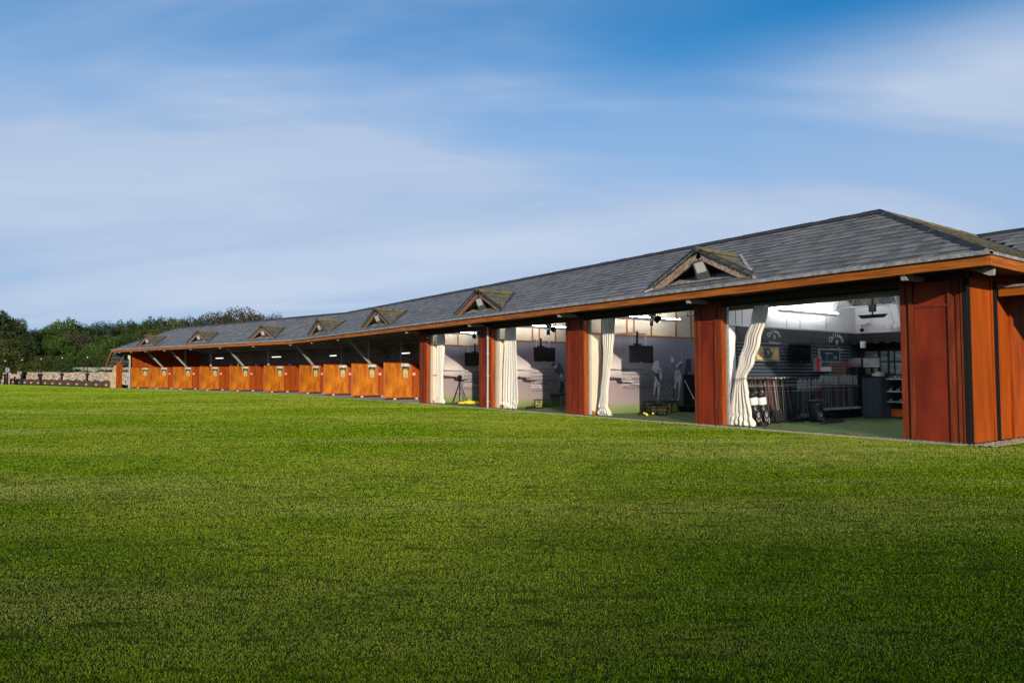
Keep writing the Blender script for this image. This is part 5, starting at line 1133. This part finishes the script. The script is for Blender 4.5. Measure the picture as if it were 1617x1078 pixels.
def monitor(px0, px1, py0, py1, y, m_, label):
    a = on_y(px0, py0, y); b = on_y(px1, py1, y); t = thing('desk_monitor', label, 'monitor', ((a.x + b.x) / 2, y, zt_ + .04)); q = MB(); q.box((a.x, y, b.z), (b.x, y + .05, a.z)); q.build('casing', M_black, t); q = MB(); q.box((a.x + .02, y - .003, b.z + .03), (b.x - .02, y - .0005, a.z - .02)); q.build('screen', m_, t)
    q = MB(); q.box(((a.x + b.x) / 2 - .04, y + .02, zt_ + .04), ((a.x + b.x) / 2 + .04, y + .05, b.z)); q.box(((a.x + b.x) / 2 - .15, y - .08, zt_ + .04), ((a.x + b.x) / 2 + .15, y + .12, zt_ + .055)); q.build('stand', M_black, t)
monitor(1362, 1390, 564.5, 581, yk + .2, M_scr, 'bright grey monitor on the dark cabinet, right one of two'); monitor(1338.5, 1361, 564.5, 580.5, yk + .25, M_scr2, 'dimmer monitor left of the bright grey one')
q = MB(); p = on_y(1386, 596, yk + .15); q.box((p.x - .12, yk + .05, zt_ + .04), (p.x + .12, yk + .3, zt_ + .12)); q.box((p.x - .05, yk + .1, zt_ + .12), (p.x + .12, yk + .25, zt_ + .17)); tag(q.build('desk_printer', mat('offwhite_plastic', (0.42, 0.41, 0.40), .5)), 'small off-white device on the right end of the dark cabinet', 'printer')
q = MB(); p = on_y(1345, 593, yk + .1); q.box((p.x - .18, yk + .0, 1.28), (p.x - .13, yk + .05, 1.62)); q.box((p.x - .18, yk, 1.60), (p.x + .12, yk + .05, 1.64)); tag(q.build('red_stand', M_redshaft), 'red angled display frame left of the dark cabinet', 'stand')
q = MB(); p = on_y(1370, 594, yk + .05); q.box((p.x - .22, yk + .02, zt_ + .04), (p.x + .2, yk + .16, zt_ + .06)); tag(q.build('keyboard', M_blackmat), 'black keyboard on the cabinet under the bright monitor', 'keyboard')
A = on_y(1395, 600, YB - .45); x0_ = A.x; x1_ = -8.9; t = thing('shelf_unit', 'black shelving with white edged shelves of club heads by the corner pillar', 'shelf', (x0_, YB - .45, .03))
q = MB(); q.box((x0_, YB - .1, .03), (x1_, YB - .06, 1.35)); q.box((x0_, YB - .45, .03), (x0_ + .04, YB - .1, 1.3)); q.build('carcass', M_blackmat, t)
for z in (1.17, .80, .50): q = MB(); q.box((x0_, YB - .47, z), (x1_, YB - .1, z + .035)); q.build('shelf', mat('shelf_edge', (0.30, 0.30, 0.32), .5), t)
hd = None
for z, n_, st in ((1.205, 11, .13), (.835, 7, .2), (.535, 5, .28)):
    for j in range(n_):
        x_ = x0_ + .12 + j * st
        if hd is None: q = MB(); q.ball((0, 0, .035), (.055, .04, .035), None, 8, 5); q.tube([(.03, 0, .04), (.06, 0, .15)], .009, None, 5); hd = q.build('display_putter', mat('chrome_head', (0.45, 0.46, 0.48), .25, metal=.6), smooth=True); o = hd
        else: o = hd.copy(); COL.objects.link(o)
        o.location = (x_, YB - .3 + .05 * (j % 2), z); o.rotation_euler = (0, 0, .7 * j); row = {1.205: 'top', .835: 'middle', .535: 'bottom'}[z]
        tag(o, 'chrome club head, %s from the left on the %s shelf by the pillar' % (ordn(j + 1), row), 'club head', 'club heads on the %s shelf' % row)
b0 = on_z(1409, 660, .03); t = thing('orange_sign_box', 'orange fronted black box standing on the turf by the corner pillar', 'box', (b0.x, b0.y, .03)); yy = b0.y
a = on_y(1407.5, 645, yy); b = on_y(1434, 659, yy); q = MB(); q.box((a.x - .04, yy, b.z - .02), (b.x, yy + .25, a.z + .05)); q.tube([(a.x + .03, yy + .05, .03), (a.x + .03, yy + .05, b.z)], .02, None, 6); q.tube([(b.x - .1, yy + .05, .03), (b.x - .1, yy + .05, b.z)], .02, None, 6); q.build('case', M_black, t)
q = MB(); q.box((a.x, yy - .006, b.z + .01), (b.x - .03, yy - .001, a.z)); q.build('front', mat('bright_orange', (0.62, 0.11, 0.015), .4), t)
# heater lamp hanging from the truss, alarm box, cable, speaker
yh = 17.9; A = on_y(1362, 501, yh); B = on_y(1394, 499, yh); c_ = (A + B) / 2; t = thing('hanging_heater', 'flat black heater hanging from the roof truss in the shop', 'heater', (c_.x, yh, c_.z)); q = MB()
q.hexa([(A.x + .08, yh - .2, c_.z - .05), (B.x - .04, yh - .2, c_.z - .05), (B.x - .04, yh + .15, c_.z - .02), (A.x + .08, yh + .15, c_.z - .02), (A.x, yh - .25, c_.z + .04), (B.x + .05, yh - .25, c_.z + .04), (B.x + .05, yh + .2, c_.z + .07), (A.x, yh + .2, c_.z + .07)]); q.build('panel', M_blackmat, t)
q = MB(); q.tube([(c_.x, yh, c_.z + .05), (c_.x, yh, 3.34)], .02, None, 8); q.box((c_.x - .07, yh - .06, c_.z + .13), (c_.x + .07, yh + .06, c_.z + .32)); q.build('bracket', M_blackmat, t)
A = on_y(1359, 504, YB - .04); B = on_y(1377, 512, YB - .04); q = MB(); q.box((A.x, YB - .14, B.z), (B.x, YB - .001, A.z)); q.box((B.x - .12, YB - .145, B.z + .01), (B.x - .03, YB - .142, B.z + .03), M_redshaft); tag(q.build('alarm_box', None) if False else q.build('control_box', M_white), 'white wall box with a red mark beneath the hanging heater', 'box')
q = MB(); p = on_y(1361, 521, YB - .1); q.ball(p, (.07, .05, .06), None, 8, 6); q.tube([p, p + Vector((.02, 0, .25))], .012, None, 6); tag(q.build('wall_camera', M_black), 'small black camera on the upper rear wall corner of shop', 'camera')
q = MB(); p = on_y(1410, 516, YB - .12); 
for sg in (-1, 1): q.tube([p + Vector((sg * .14 - .05, 0, 0)), p + Vector((-.08, 0, .5)), p + Vector((-.10, 0, .62))], .014, None, 6)
for a_ in (-.17, .05): q.ball(p + Vector((a_ + .02, -.03, .02)), (.10, .03, .10), None, 12, 6)
tag(q.build('wall_fan', mat('pale_plastic', (0.62, 0.63, 0.64), .4)), 'pale twin fan fitting high on the rear wall by the pillar', 'fan')
q = MB(); p = on_x(1362, 543, XW[3] + .4); p = on_y(1363, 543, YB - .6); q.box((p.x - .05, YB - .68, p.z - .12), (p.x + .06, YB - .56, p.z + .08)); tag(q.build('small_speaker', M_white), 'small white speaker under the dark bulkhead', 'speaker')

# ------------------------------------------------------------------ outdoor bay nets, lamps, walls at the far left
NETPX = [1457, 1315, 1175, 1042, 918, 803, 697, 592, 492, 395, 303, 215, 135, 62, -8, -80]
ST = [1435, 1295, 1160, 1033, 913, 797, 695, 595, 500, 407, 318, 236, 155, 80, 10, -60]
la = Vector((-72.2, 5.9, 0)); lb = Vector((-108.0, -2.6, 0)); dl = (lb - la).normalized(); nl = Vector((-dl.y, dl.x, 0)); nl = nl if nl.y > 0 else -nl
net0 = thing('net_divider', '', 'net screen'); M_net = mat('brown_mesh', (0.06, 0.047, 0.03), .9, .25, 20)
q = MB(); q.prism([(0, 0, .06), (0, 0, .62), (0, .2, .74), (0, 1.3, .40), (0, 2.0, .24), (0, 2.0, .06)], (.03, 0, 0), M_net); local(q, 'mesh_panel', M_net, net0)
q = MB(); q.tube([(.015, 0, 0), (.015, -.02, .56), (.015, .06, .70), (.015, .3, .73)], .025, M_blackmat, 6); q.tube([(.015, .25, .73), (.015, 1.3, .41), (.015, 2.0, .25), (.015, 2.0, 0)], .02, M_blackmat, 5); q.tube([(.015, 0, .08), (.015, 2.0, .08)], .02, M_blackmat, 5); local(q, 'frame', M_blackmat, net0)
q = MB(); q.box((.035, .18, .22), (.05, .36, .37), mat('orange_plate', (0.75, 0.22, 0.12), .5)); q.box((.05, .22, .26), (.055, .32, .33), mat('plate_pale', (0.8, 0.5, 0.4), .5)); local(q, 'number_plate', None, net0)
def hit_line(px):
    r_ = ray(px, 600); n_ = nl; t_ = (la - Vector((0, 0, EYE)) - Vector((0, 0, 0))).dot(n_) / Vector((r_.x, r_.y, 0)).dot(n_); return Vector((r_.x * t_, r_.y * t_, 0))
# the nets run back along the line; placed where each front post stands
for k, u in enumerate(NETPX):
    o = net0 if k == 0 else copy_tree(net0); p = hit_line(1 + u / 9.03); o.location = p; o.rotation_euler = (0, 0, atan2(nl.y, nl.x) - pi / 2)
    tag(o, 'low brown net divider with orange plate, %s leftward from the stone buttress' % ordn(k + 1) if k < 15 else 'low brown net divider cut off by the left picture edge', 'net screen', 'low net dividers of the open bays')
def lamp_post(px, py, d, label):
    b = at_depth(px, 600, d); b.z = 0; top = EYE + (589.5 - py) / FPX * b.dot(Vector((FW.x, FW.y, 0)).normalized())
    t = thing('lamp_post', label, 'lamp post', b, 'floodlight poles behind the nets'); q = MB(); q.tube([b, (b.x, b.y, top * .42)], .11, None, 8); q.tube([(b.x, b.y, top * .42), (b.x, b.y, top)], .035, None, 6); q.build('pole', M_blackmat, t)
    q = MB(); q.box((b.x - .05, b.y - .08, top - .04), (b.x + .10, b.y + .04, top + .10)); q.build('lamp_head', M_lampglass, t)
    q = MB(); q.box((b.x - .1, b.y - .2, top * .38), (b.x + .1, b.y + .2, top * .45)); q.build('collar', M_blackmat, t)
for px, py, d, lb_ in ((7.5, 570, 100, 'slim dark floodlight pole at the left edge by the round sign'), (34.5, 568.5, 97, 'slim dark floodlight pole at the gap in the stone wall'), (64.5, 567, 93, 'slim dark floodlight pole beside the square black box'), (97.5, 565.5, 90, 'slim dark floodlight pole, fourth from the left edge'), (137.5, 564.5, 86, 'slim dark floodlight pole nearest the stone buttress')): lamp_post(px, py, d, lb_)
M_rub = None
def stone_mat():
    m = bpy.data.materials.new('rubble_stone'); m.use_nodes = True; t = m.node_tree; b = t.nodes['Principled BSDF']; b.inputs['Roughness'].default_value = .9
    c = t.nodes.new('ShaderNodeTexCoord'); mp_ = t.nodes.new('ShaderNodeMapping'); mp_.inputs['Scale'].default_value = (1, 1, 1.9); t.links.new(c.outputs['Object'], mp_.inputs[0])
    v = t.nodes.new('ShaderNodeTexVoronoi'); v.inputs['Scale'].default_value = 4.2; t.links.new(mp_.outputs[0], v.inputs[0]); r_ = t.nodes.new('ShaderNodeValToRGB'); e = r_.color_ramp.elements
    e[0].color = (0.16, 0.11, 0.08, 1); e[1].color = (0.62, 0.53, 0.42, 1); x = e.new(.4); x.color = (0.33, 0.25, 0.19, 1); x = e.new(.7); x.color = (0.48, 0.40, 0.31, 1)
    t.links.new(v.outputs['Color'], r_.inputs[0]); ed = t.nodes.new('ShaderNodeTexVoronoi'); ed.feature = 'DISTANCE_TO_EDGE'; ed.inputs['Scale'].default_value = 4.2; t.links.new(mp_.outputs[0], ed.inputs[0])
    rr = t.nodes.new('ShaderNodeValToRGB'); rr.color_ramp.elements[0].position = .0; rr.color_ramp.elements[1].position = .08; rr.color_ramp.elements[0].color = (.35, .32, .3, 1); t.links.new(ed.outputs[0], rr.inputs[0])
    mm = t.nodes.new('ShaderNodeMix'); mm.data_type = 'RGBA'; mm.blend_type = 'MULTIPLY'; mm.inputs[0].default_value = 1; t.links.new(r_.outputs[0], mm.inputs[6]); t.links.new(rr.outputs[0], mm.inputs[7]); t.links.new(mm.outputs[2], b.inputs['Base Color'])
    bp = t.nodes.new('ShaderNodeBump'); bp.inputs['Distance'].default_value = .08; t.links.new(ed.outputs[0], bp.inputs['Height']); t.links.new(bp.outputs[0], b.inputs['Normal']); return m
M_rub = stone_mat()
def wall_run(pts, thick, label, name='stone_wall', m=None, seg=1.2):
    q = MB(); rnd = random.Random(3)
    for (pa, ha), (pb, hb) in zip(pts[:-1], pts[1:]):
        L_ = (pb - pa).length; n = max(1, int(L_ / seg)); nn = Vector((-(pb - pa).y, (pb - pa).x, 0)).normalized() * thick
        for k in range(n):
            a = pa + (pb - pa) * (k / n); b = pa + (pb - pa) * ((k + 1) / n); h0 = ha + (hb - ha) * k / n + rnd.uniform(-.05, .05); h1 = h0
            q.hexa([a, b, b + nn, a + nn] + [a + Vector((0, 0, h0)), b + Vector((0, 0, h1)), b + nn + Vector((0, 0, h1)), a + nn + Vector((0, 0, h0))])
    tag(q.build(name, m or M_rub), label, 'wall')
def G(px, d): v = at_depth(px, 600, d); v.z = 0; return v
wall_run([(G(41, 106), 1.15), (G(42.5, 106), 1.50), (G(206, 94), 1.50), (G(240, 92), 1.5)], .5, 'long rubble stone wall running from the gap to the buttress')
wall_run([(G(2, 107), .6), (G(4, 107), 1.45), (G(14, 107), 1.5), (G(17, 107), 1.3), (G(23, 107), 1.25), (G(27, 107), 1.65), (G(32, 107), 1.65), (G(34.5, 107), 1.3)], .5, 'short sagging rubble wall piece at the left beside the round sign')
wall_run([(G(115, 112), 2.2), (G(210, 104), 2.15)], .4, 'pale ivy broken wall higher up behind the long stone wall', m=mat('pale_limewash', (0.50, 0.47, 0.40), .9, .5, .9, col2=(0.10, 0.12, 0.05), lo=.48, hi=.56))
b = G(11.5, 104); t = thing('round_road_sign', 'round pale road sign seen from behind on a dark post', 'sign', b); q = MB(); q.tube([b, (b.x, b.y, 1.6)], .09, None, 6); q.build('post', M_blackmat, t); q = MB(); d_ = Vector((FW.x, FW.y, 0)).normalized(); c_ = Vector((b.x, b.y, 1.75)); q.tube([c_ - d_ * .10, c_ - d_ * .06], .30, None, 20); q.build('disc', M_silver, t); q = MB(); q.beam((b.x, b.y, 1.42) - d_ * .12 if False else Vector((b.x, b.y, 1.5)) - d_ * .13, Vector((b.x, b.y, 2.0)) - d_ * .13, .12, .02); q.build('clamp', M_darksteel, t)
b = G(61.5, 95); t = thing('black_post_box', 'square black box on a post beside a floodlight pole', 'box', b); q = MB(); q.beam(b, b + Vector((0, 0, 1.2)), .12, .12); q.build('post', M_blackmat, t); q = MB(); q.box((b.x - .12, b.y - .15, .95), (b.x + .12, b.y + .15, 1.33)); q.build('box', M_blackmat, t)
b = G(23.2, 103); q = MB(); q.beam(b, b + Vector((0, 0, .95)), .18, .18); tag(q.build('bollard', M_blackmat), 'short black bollard in front of the sagging wall piece', 'bollard')
# thin pale posts standing before the stone wall
pp0 = None
for k, px in enumerate((147, 155, 162, 190, 200, 113, 123)):
    b = G(px, 90)
    if pp0 is None: q = MB(); q.tube([(0, 0, 0), (0, 0, 1.05)], .05, None, 6); q.tube([(0, 0, 1.05), (0, 0, 1.1)], [.05, .02], None, 6); pp0 = q.build('fence_stake', M_steel); o = pp0
    else: o = pp0.copy(); COL.objects.link(o)
    o.location = b; tag(o, 'thin pale stake before the stone wall, ' + ('rightmost', 'next right', 'middle', 'x')[3] if False else 'thin pale stake before the stone wall, %s' % ('third left of the buttress', 'second left of the buttress', 'nearest left of the buttress', 'nearest right of the buttress', 'second right of the buttress', 'leftmost of all', 'second from the leftmost')[k], 'stake', 'pale stakes before the stone wall')

# ------------------------------------------------------------------ trees
def leaf_mat(name, c0, c1):
    m = bpy.data.materials.new(name); m.use_nodes = True; t = m.node_tree; b = t.nodes['Principled BSDF']; b.inputs['Roughness'].default_value = .7; b.inputs['Specular IOR Level'].default_value = .2
    an = t.nodes.new('ShaderNodeAttribute'); an.attribute_name = 'rnd'; rp = t.nodes.new('ShaderNodeValToRGB'); rp.color_ramp.elements[0].color = (*c0, 1); rp.color_ramp.elements[1].color = (*c1, 1); t.links.new(an.outputs['Fac'], rp.inputs[0]); t.links.new(rp.outputs[0], b.inputs['Base Color']); MATS[name] = m; return m
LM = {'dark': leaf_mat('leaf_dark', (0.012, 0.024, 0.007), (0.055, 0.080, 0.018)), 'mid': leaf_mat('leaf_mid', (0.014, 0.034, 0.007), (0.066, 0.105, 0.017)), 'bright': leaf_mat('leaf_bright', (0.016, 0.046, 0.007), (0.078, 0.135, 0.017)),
      'brown': leaf_mat('leaf_brown', (0.026, 0.024, 0.013), (0.098, 0.086, 0.042)), 'blue': leaf_mat('leaf_blue', (0.010, 0.024, 0.015), (0.042, 0.072, 0.042)), 'olive': leaf_mat('leaf_olive', (0.024, 0.034, 0.009), (0.098, 0.108, 0.026))}
M_bark = mat('bark', (0.055, 0.042, 0.032), .9, .3, 6, bump=.6)
def crown_mesh(kind, seed, gaps=False):
    r_ = np.random.default_rng(seed); lobes = []; nl_ = 46 if not gaps else 44
    for k in range(nl_):
        a = 2.39996 * k; h = .14 + .80 * ((k + .5) / nl_); R = sqrt(max(.02, 1 - (max(0, h - .42) / .56)**2)) * (1 if h > .42 else .75 + .6 * h); rr = R * (.80 if k % 3 else .5) * r_.uniform(.85, 1.05)
        lobes.append((rr * cos(a), rr * sin(a), h * .93, r_.uniform(.24, .34)))
    vs = []; fs_n = 0; rnd_ = []; base = 300 if not gaps else 190
    P = []; Nn = []; C = []
    for (x, y, z, s) in lobes:
        n = int(base * (s / .24)**2); v = r_.normal(size=(n, 3)); v /= np.linalg.norm(v, axis=1)[:, None]; rad = s * r_.uniform(.72, 1.08, n)[:, None]
        bump_ = 1 + .18 * np.sin(v[:, :1] * 9 + x * 20) * np.sin(v[:, 2:] * 8 + y * 17)
        P.append(np.array([x, y, z]) + v * rad * bump_ * np.array([1, 1, .42])); nn = v + r_.normal(size=(n, 3)) * .55; Nn.append(nn / np.linalg.norm(nn, axis=1)[:, None])
        C.append(np.clip(r_.normal(.45, .22) * .6 + r_.random(n) * .55 - .05, 0, 1))
    P = np.concatenate(P); Nn = np.concatenate(Nn); C = np.concatenate(C); n = len(P); sz = r_.uniform(.018, .040, n)
    t1 = np.cross(Nn, r_.normal(size=(n, 3))); t1 /= np.linalg.norm(t1, axis=1)[:, None]; t2 = np.cross(Nn, t1)
    ANI = np.array([1, 1, .42]); t1 = t1 * ANI; t2 = t2 * ANI
    q = np.stack([P - t1 * sz[:, None], P + t2 * sz[:, None] * .7, P + t1 * sz[:, None], P - t2 * sz[:, None] * .7], 1).reshape(-1, 3)
    me = bpy.data.meshes.new('crown'); me.vertices.add(4 * n); me.vertices.foreach_set('co', q.reshape(-1)); me.loops.add(4 * n); me.loops.foreach_set('vertex_index', np.arange(4 * n, dtype=np.int32)); me.polygons.add(n); me.polygons.foreach_set('loop_start', np.arange(0, 4 * n, 4, dtype=np.int32))
    at = me.attributes.new('rnd', 'FLOAT', 'FACE'); at.data.foreach_set('value', C.astype(np.float32)); me.update(calc_edges=True); me.materials.append(LM[kind]); me['zmax'] = float(np.percentile(q[:, 2], 99.9))
    return me, lobes
def trunk_mesh(lobes):
    q = MB(); q.tube([(0, 0, -.0), (.01, 0, .2), (0, .01, .45), (.01, 0, .75)], [.045, .034, .024, .01], None, 7)
    for (x, y, z, s) in lobes[::3]: q.tube([(0, 0, max(.15, z * .45)), (x * .5, y * .5, z * .72), (x, y, z)], [.018, .012, .004], None, 5)
    return q
CR = {}
for i_, kind in enumerate(LM):
    for v in range(2):
        me, lobes = crown_mesh(kind, 10 * i_ + v + 1, kind == 'brown'); tm = trunk_mesh(lobes); to = tm.build('trunk', M_bark); CR[(kind, v)] = (me, to.data); bpy.data.objects.remove(to)
TREES = []
def tree(px, top, hw, d, kind, v, label, base=0.0):
    d = max(d, 118) if top > 540 else d + 6
    b = G(px, d); dz = b.dot(Vector((FW.x, FW.y, 0)).normalized()); H = EYE + (589.5 - top) / FPX * dz; w = hw / FPX * dz * 1.5
    t = thing('tree', label, 'tree', b, 'trees of the wood behind the stone wall'); me, tm = CR[(kind, v % 2)]
    for nme, dat in (('crown', me), ('trunk', tm)):
        o = bpy.data.objects.new(nme, dat); COL.objects.link(o); o.parent = t; o.scale = (w, w, H / me['zmax']); o.rotation_euler = (0, 0, random.uniform(0, 6.28))
    TREES.append(t)
KD = {'dark': 'dark green', 'mid': 'mid green', 'bright': 'bright green', 'brown': 'brownish', 'blue': 'bluish green', 'olive': 'olive green'}
TL_ = [(-14, 488, 30, 118, 'dark', 'tall tree cut off by the left picture edge'), (16, 502, 22, 128, 'olive', 'tree right of the tallest one at the left edge'), (38, 520, 22, 140, 'blue', 'low tree filling the dip near the left'), (62, 521, 20, 142, 'dark', 'tree at the dip in the skyline'), (80, 515, 20, 134, 'mid', 'tree left of the high bright top'), (104, 504, 24, 138, 'bright', 'tree with the highest top left of the roof'), (128, 512, 18, 142, 'blue', 'tree just right of the highest left top'), (143, 517, 15, 146, 'mid', 'low tree between two taller tops'), (161, 508, 18, 146, 'blue', 'dark topped tree above the buttress'), (181, 513, 14, 150, 'mid', 'small tree above the far roof corner'), (199, 506, 18, 156, 'dark', 'round tree over the far hip of the roof'), (222, 507, 18, 158, 'mid', 'tree over the leftmost roof gable'), (246, 501, 20, 164, 'dark', 'rounded tree left of the roof ridge end'), (274, 503, 20, 166, 'olive', 'tree over the left end of the ridge'), (302, 500, 22, 168, 'dark', 'tree showing above the ridge, left part'), (332, 495, 22, 172, 'brown', 'tree climbing towards the highest crown'), (352, 492, 20, 174, 'brown', 'tree left of the highest crown over the ridge'), (379, 486, 30, 176, 'brown', 'broad tree with the highest crown over the ridge'), (405, 495, 18, 178, 'brown', 'tree sloping down right of the highest crown'), (434, 495, 14, 180, 'brown', 'last small tree showing over the ridge'), (418, 499, 14, 182, 'brown', 'low tree in the notch above the ridge'),
       (5, 535, 26, 112, 'olive', 'front tree at the left edge'), (30, 528, 20, 116, 'dark', 'front tree behind the second light pole'), (58, 540, 20, 118, 'mid', 'front tree behind the third light pole'), (88, 530, 20, 122, 'bright', 'front tree, tall and bright, behind the fourth pole'), (116, 522, 20, 128, 'brown', 'bare looking tree in the centre of the wood'), (132, 530, 14, 130, 'brown', 'thin tree beside the bare looking one'), (148, 541, 18, 124, 'bright', 'front bushy tree behind the last light pole'), (172, 529, 24, 132, 'bright', 'spreading tree beside the far roof corner'), (200, 524, 20, 138, 'mid', 'tree behind the far hip of the roof'), (232, 520, 22, 146, 'olive', 'tree behind the leftmost gable'), (262, 515, 22, 150, 'mid', 'tree touching the left ridge end'), (0, 556, 18, 106, 'dark', 'low dark tree by the left edge'), (70, 561, 18, 112, 'olive', 'low bush like tree over the stone wall'), (40, 562, 18, 110, 'olive', 'low spreading tree above the wall gap'), (104, 560, 16, 116, 'mid', 'low tree between the third and fourth poles'), (186, 556, 22, 120, 'mid', 'low tree under the far roof corner'), (128, 566, 14, 118, 'dark', 'low dark tree over the middle of the wall'), (18, 552, 16, 114, 'mid', 'low tree behind the round sign')]
for k, (px, top, hw, d, kind, lb_) in enumerate(TL_): tree(px, top, hw, d, kind, k, KD[kind] + ' ' + lb_)
# hedge along the back of the wall
def hedge(px0, px1, d0, d1, h, label, kind, n=9000):
    r_ = np.random.default_rng(int(px0) + 200); u = r_.random(n); A = np.array(G(px0, d0)); B = np.array(G(px1, d1)); P = A + (B - A) * u[:, None]
    hh = h * (.75 + .25 * np.sin(u * 40) * np.sin(u * 23 + 1)); v = r_.random(n)**.6; P[:, 2] = v * hh; P[:, 0] += r_.normal(0, .5, n); P[:, 1] += r_.normal(0, .5, n)
    Nn = r_.normal(size=(n, 3)) + np.array([.6, -.3, .3]); Nn /= np.linalg.norm(Nn, axis=1)[:, None]; t1 = np.cross(Nn, r_.normal(size=(n, 3))); t1 /= np.linalg.norm(t1, axis=1)[:, None]; t2 = np.cross(Nn, t1); s_ = r_.uniform(.12, .28, n)[:, None]
    q = np.stack([P - t1 * s_, P + t2 * s_ * .7, P + t1 * s_, P - t2 * s_ * .7], 1).reshape(-1, 3); me = bpy.data.meshes.new('hedge'); me.vertices.add(4 * n); me.vertices.foreach_set('co', q.reshape(-1)); me.loops.add(4 * n); me.loops.foreach_set('vertex_index', np.arange(4 * n, dtype=np.int32)); me.polygons.add(n); me.polygons.foreach_set('loop_start', np.arange(0, 4 * n, 4, dtype=np.int32))
    at = me.attributes.new('rnd', 'FLOAT', 'FACE'); at.data.foreach_set('value', r_.random(n).astype(np.float32)); me.update(calc_edges=True); me.materials.append(LM[kind]); o = bpy.data.objects.new('hedge', me); COL.objects.link(o); tag(o, label, 'hedge')
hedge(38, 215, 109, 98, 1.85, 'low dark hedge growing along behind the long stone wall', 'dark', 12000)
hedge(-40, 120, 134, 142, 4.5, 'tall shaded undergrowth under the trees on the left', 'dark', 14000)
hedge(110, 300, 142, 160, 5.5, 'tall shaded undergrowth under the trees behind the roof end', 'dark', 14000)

# ------------------------------------------------------------------ unseen sun blocker added behind the viewer to shade the near lawn
def sun_blocker():
    q = MB(); rnd = random.Random(4); f = Vector((FW.x, FW.y, 0)).normalized(); D = 330
    q2 = MB(); edge = BLOCKER_EDGE
    for k in range(150):
        lat = rnd.uniform(-75, 75); r_ = rnd.uniform(3.5, 6.5)
        upv = rnd.random()**1.5 * 16                     # how far below the upper rim of the blocker
        gpt = f * edge + RT * lat + SUN * D
        c_ = gpt - (SUN.cross(RT)).normalized() * -1 * 0
        dn = Vector((0, 0, 1)) - SUN * SUN.z; dn.normalize()
        c_ = gpt - dn * (r_ + upv + rnd.uniform(0, .5)) + SUN * rnd.uniform(-8, 8)
        q.ball(c_, (r_ * 1.4, r_ * 1.4, r_), None, 14, 9)
    tag(q.build('sun_blocker', mat('sun_blocker_white', (0.9, 0.9, 0.92), 1.0, spec=0.0), smooth=True), 'unseen white blob mass added behind the viewer to shade the near lawn', 'sun_blocker', kind='stuff')
BLOCKER_EDGE = 8.2
sun_blocker()
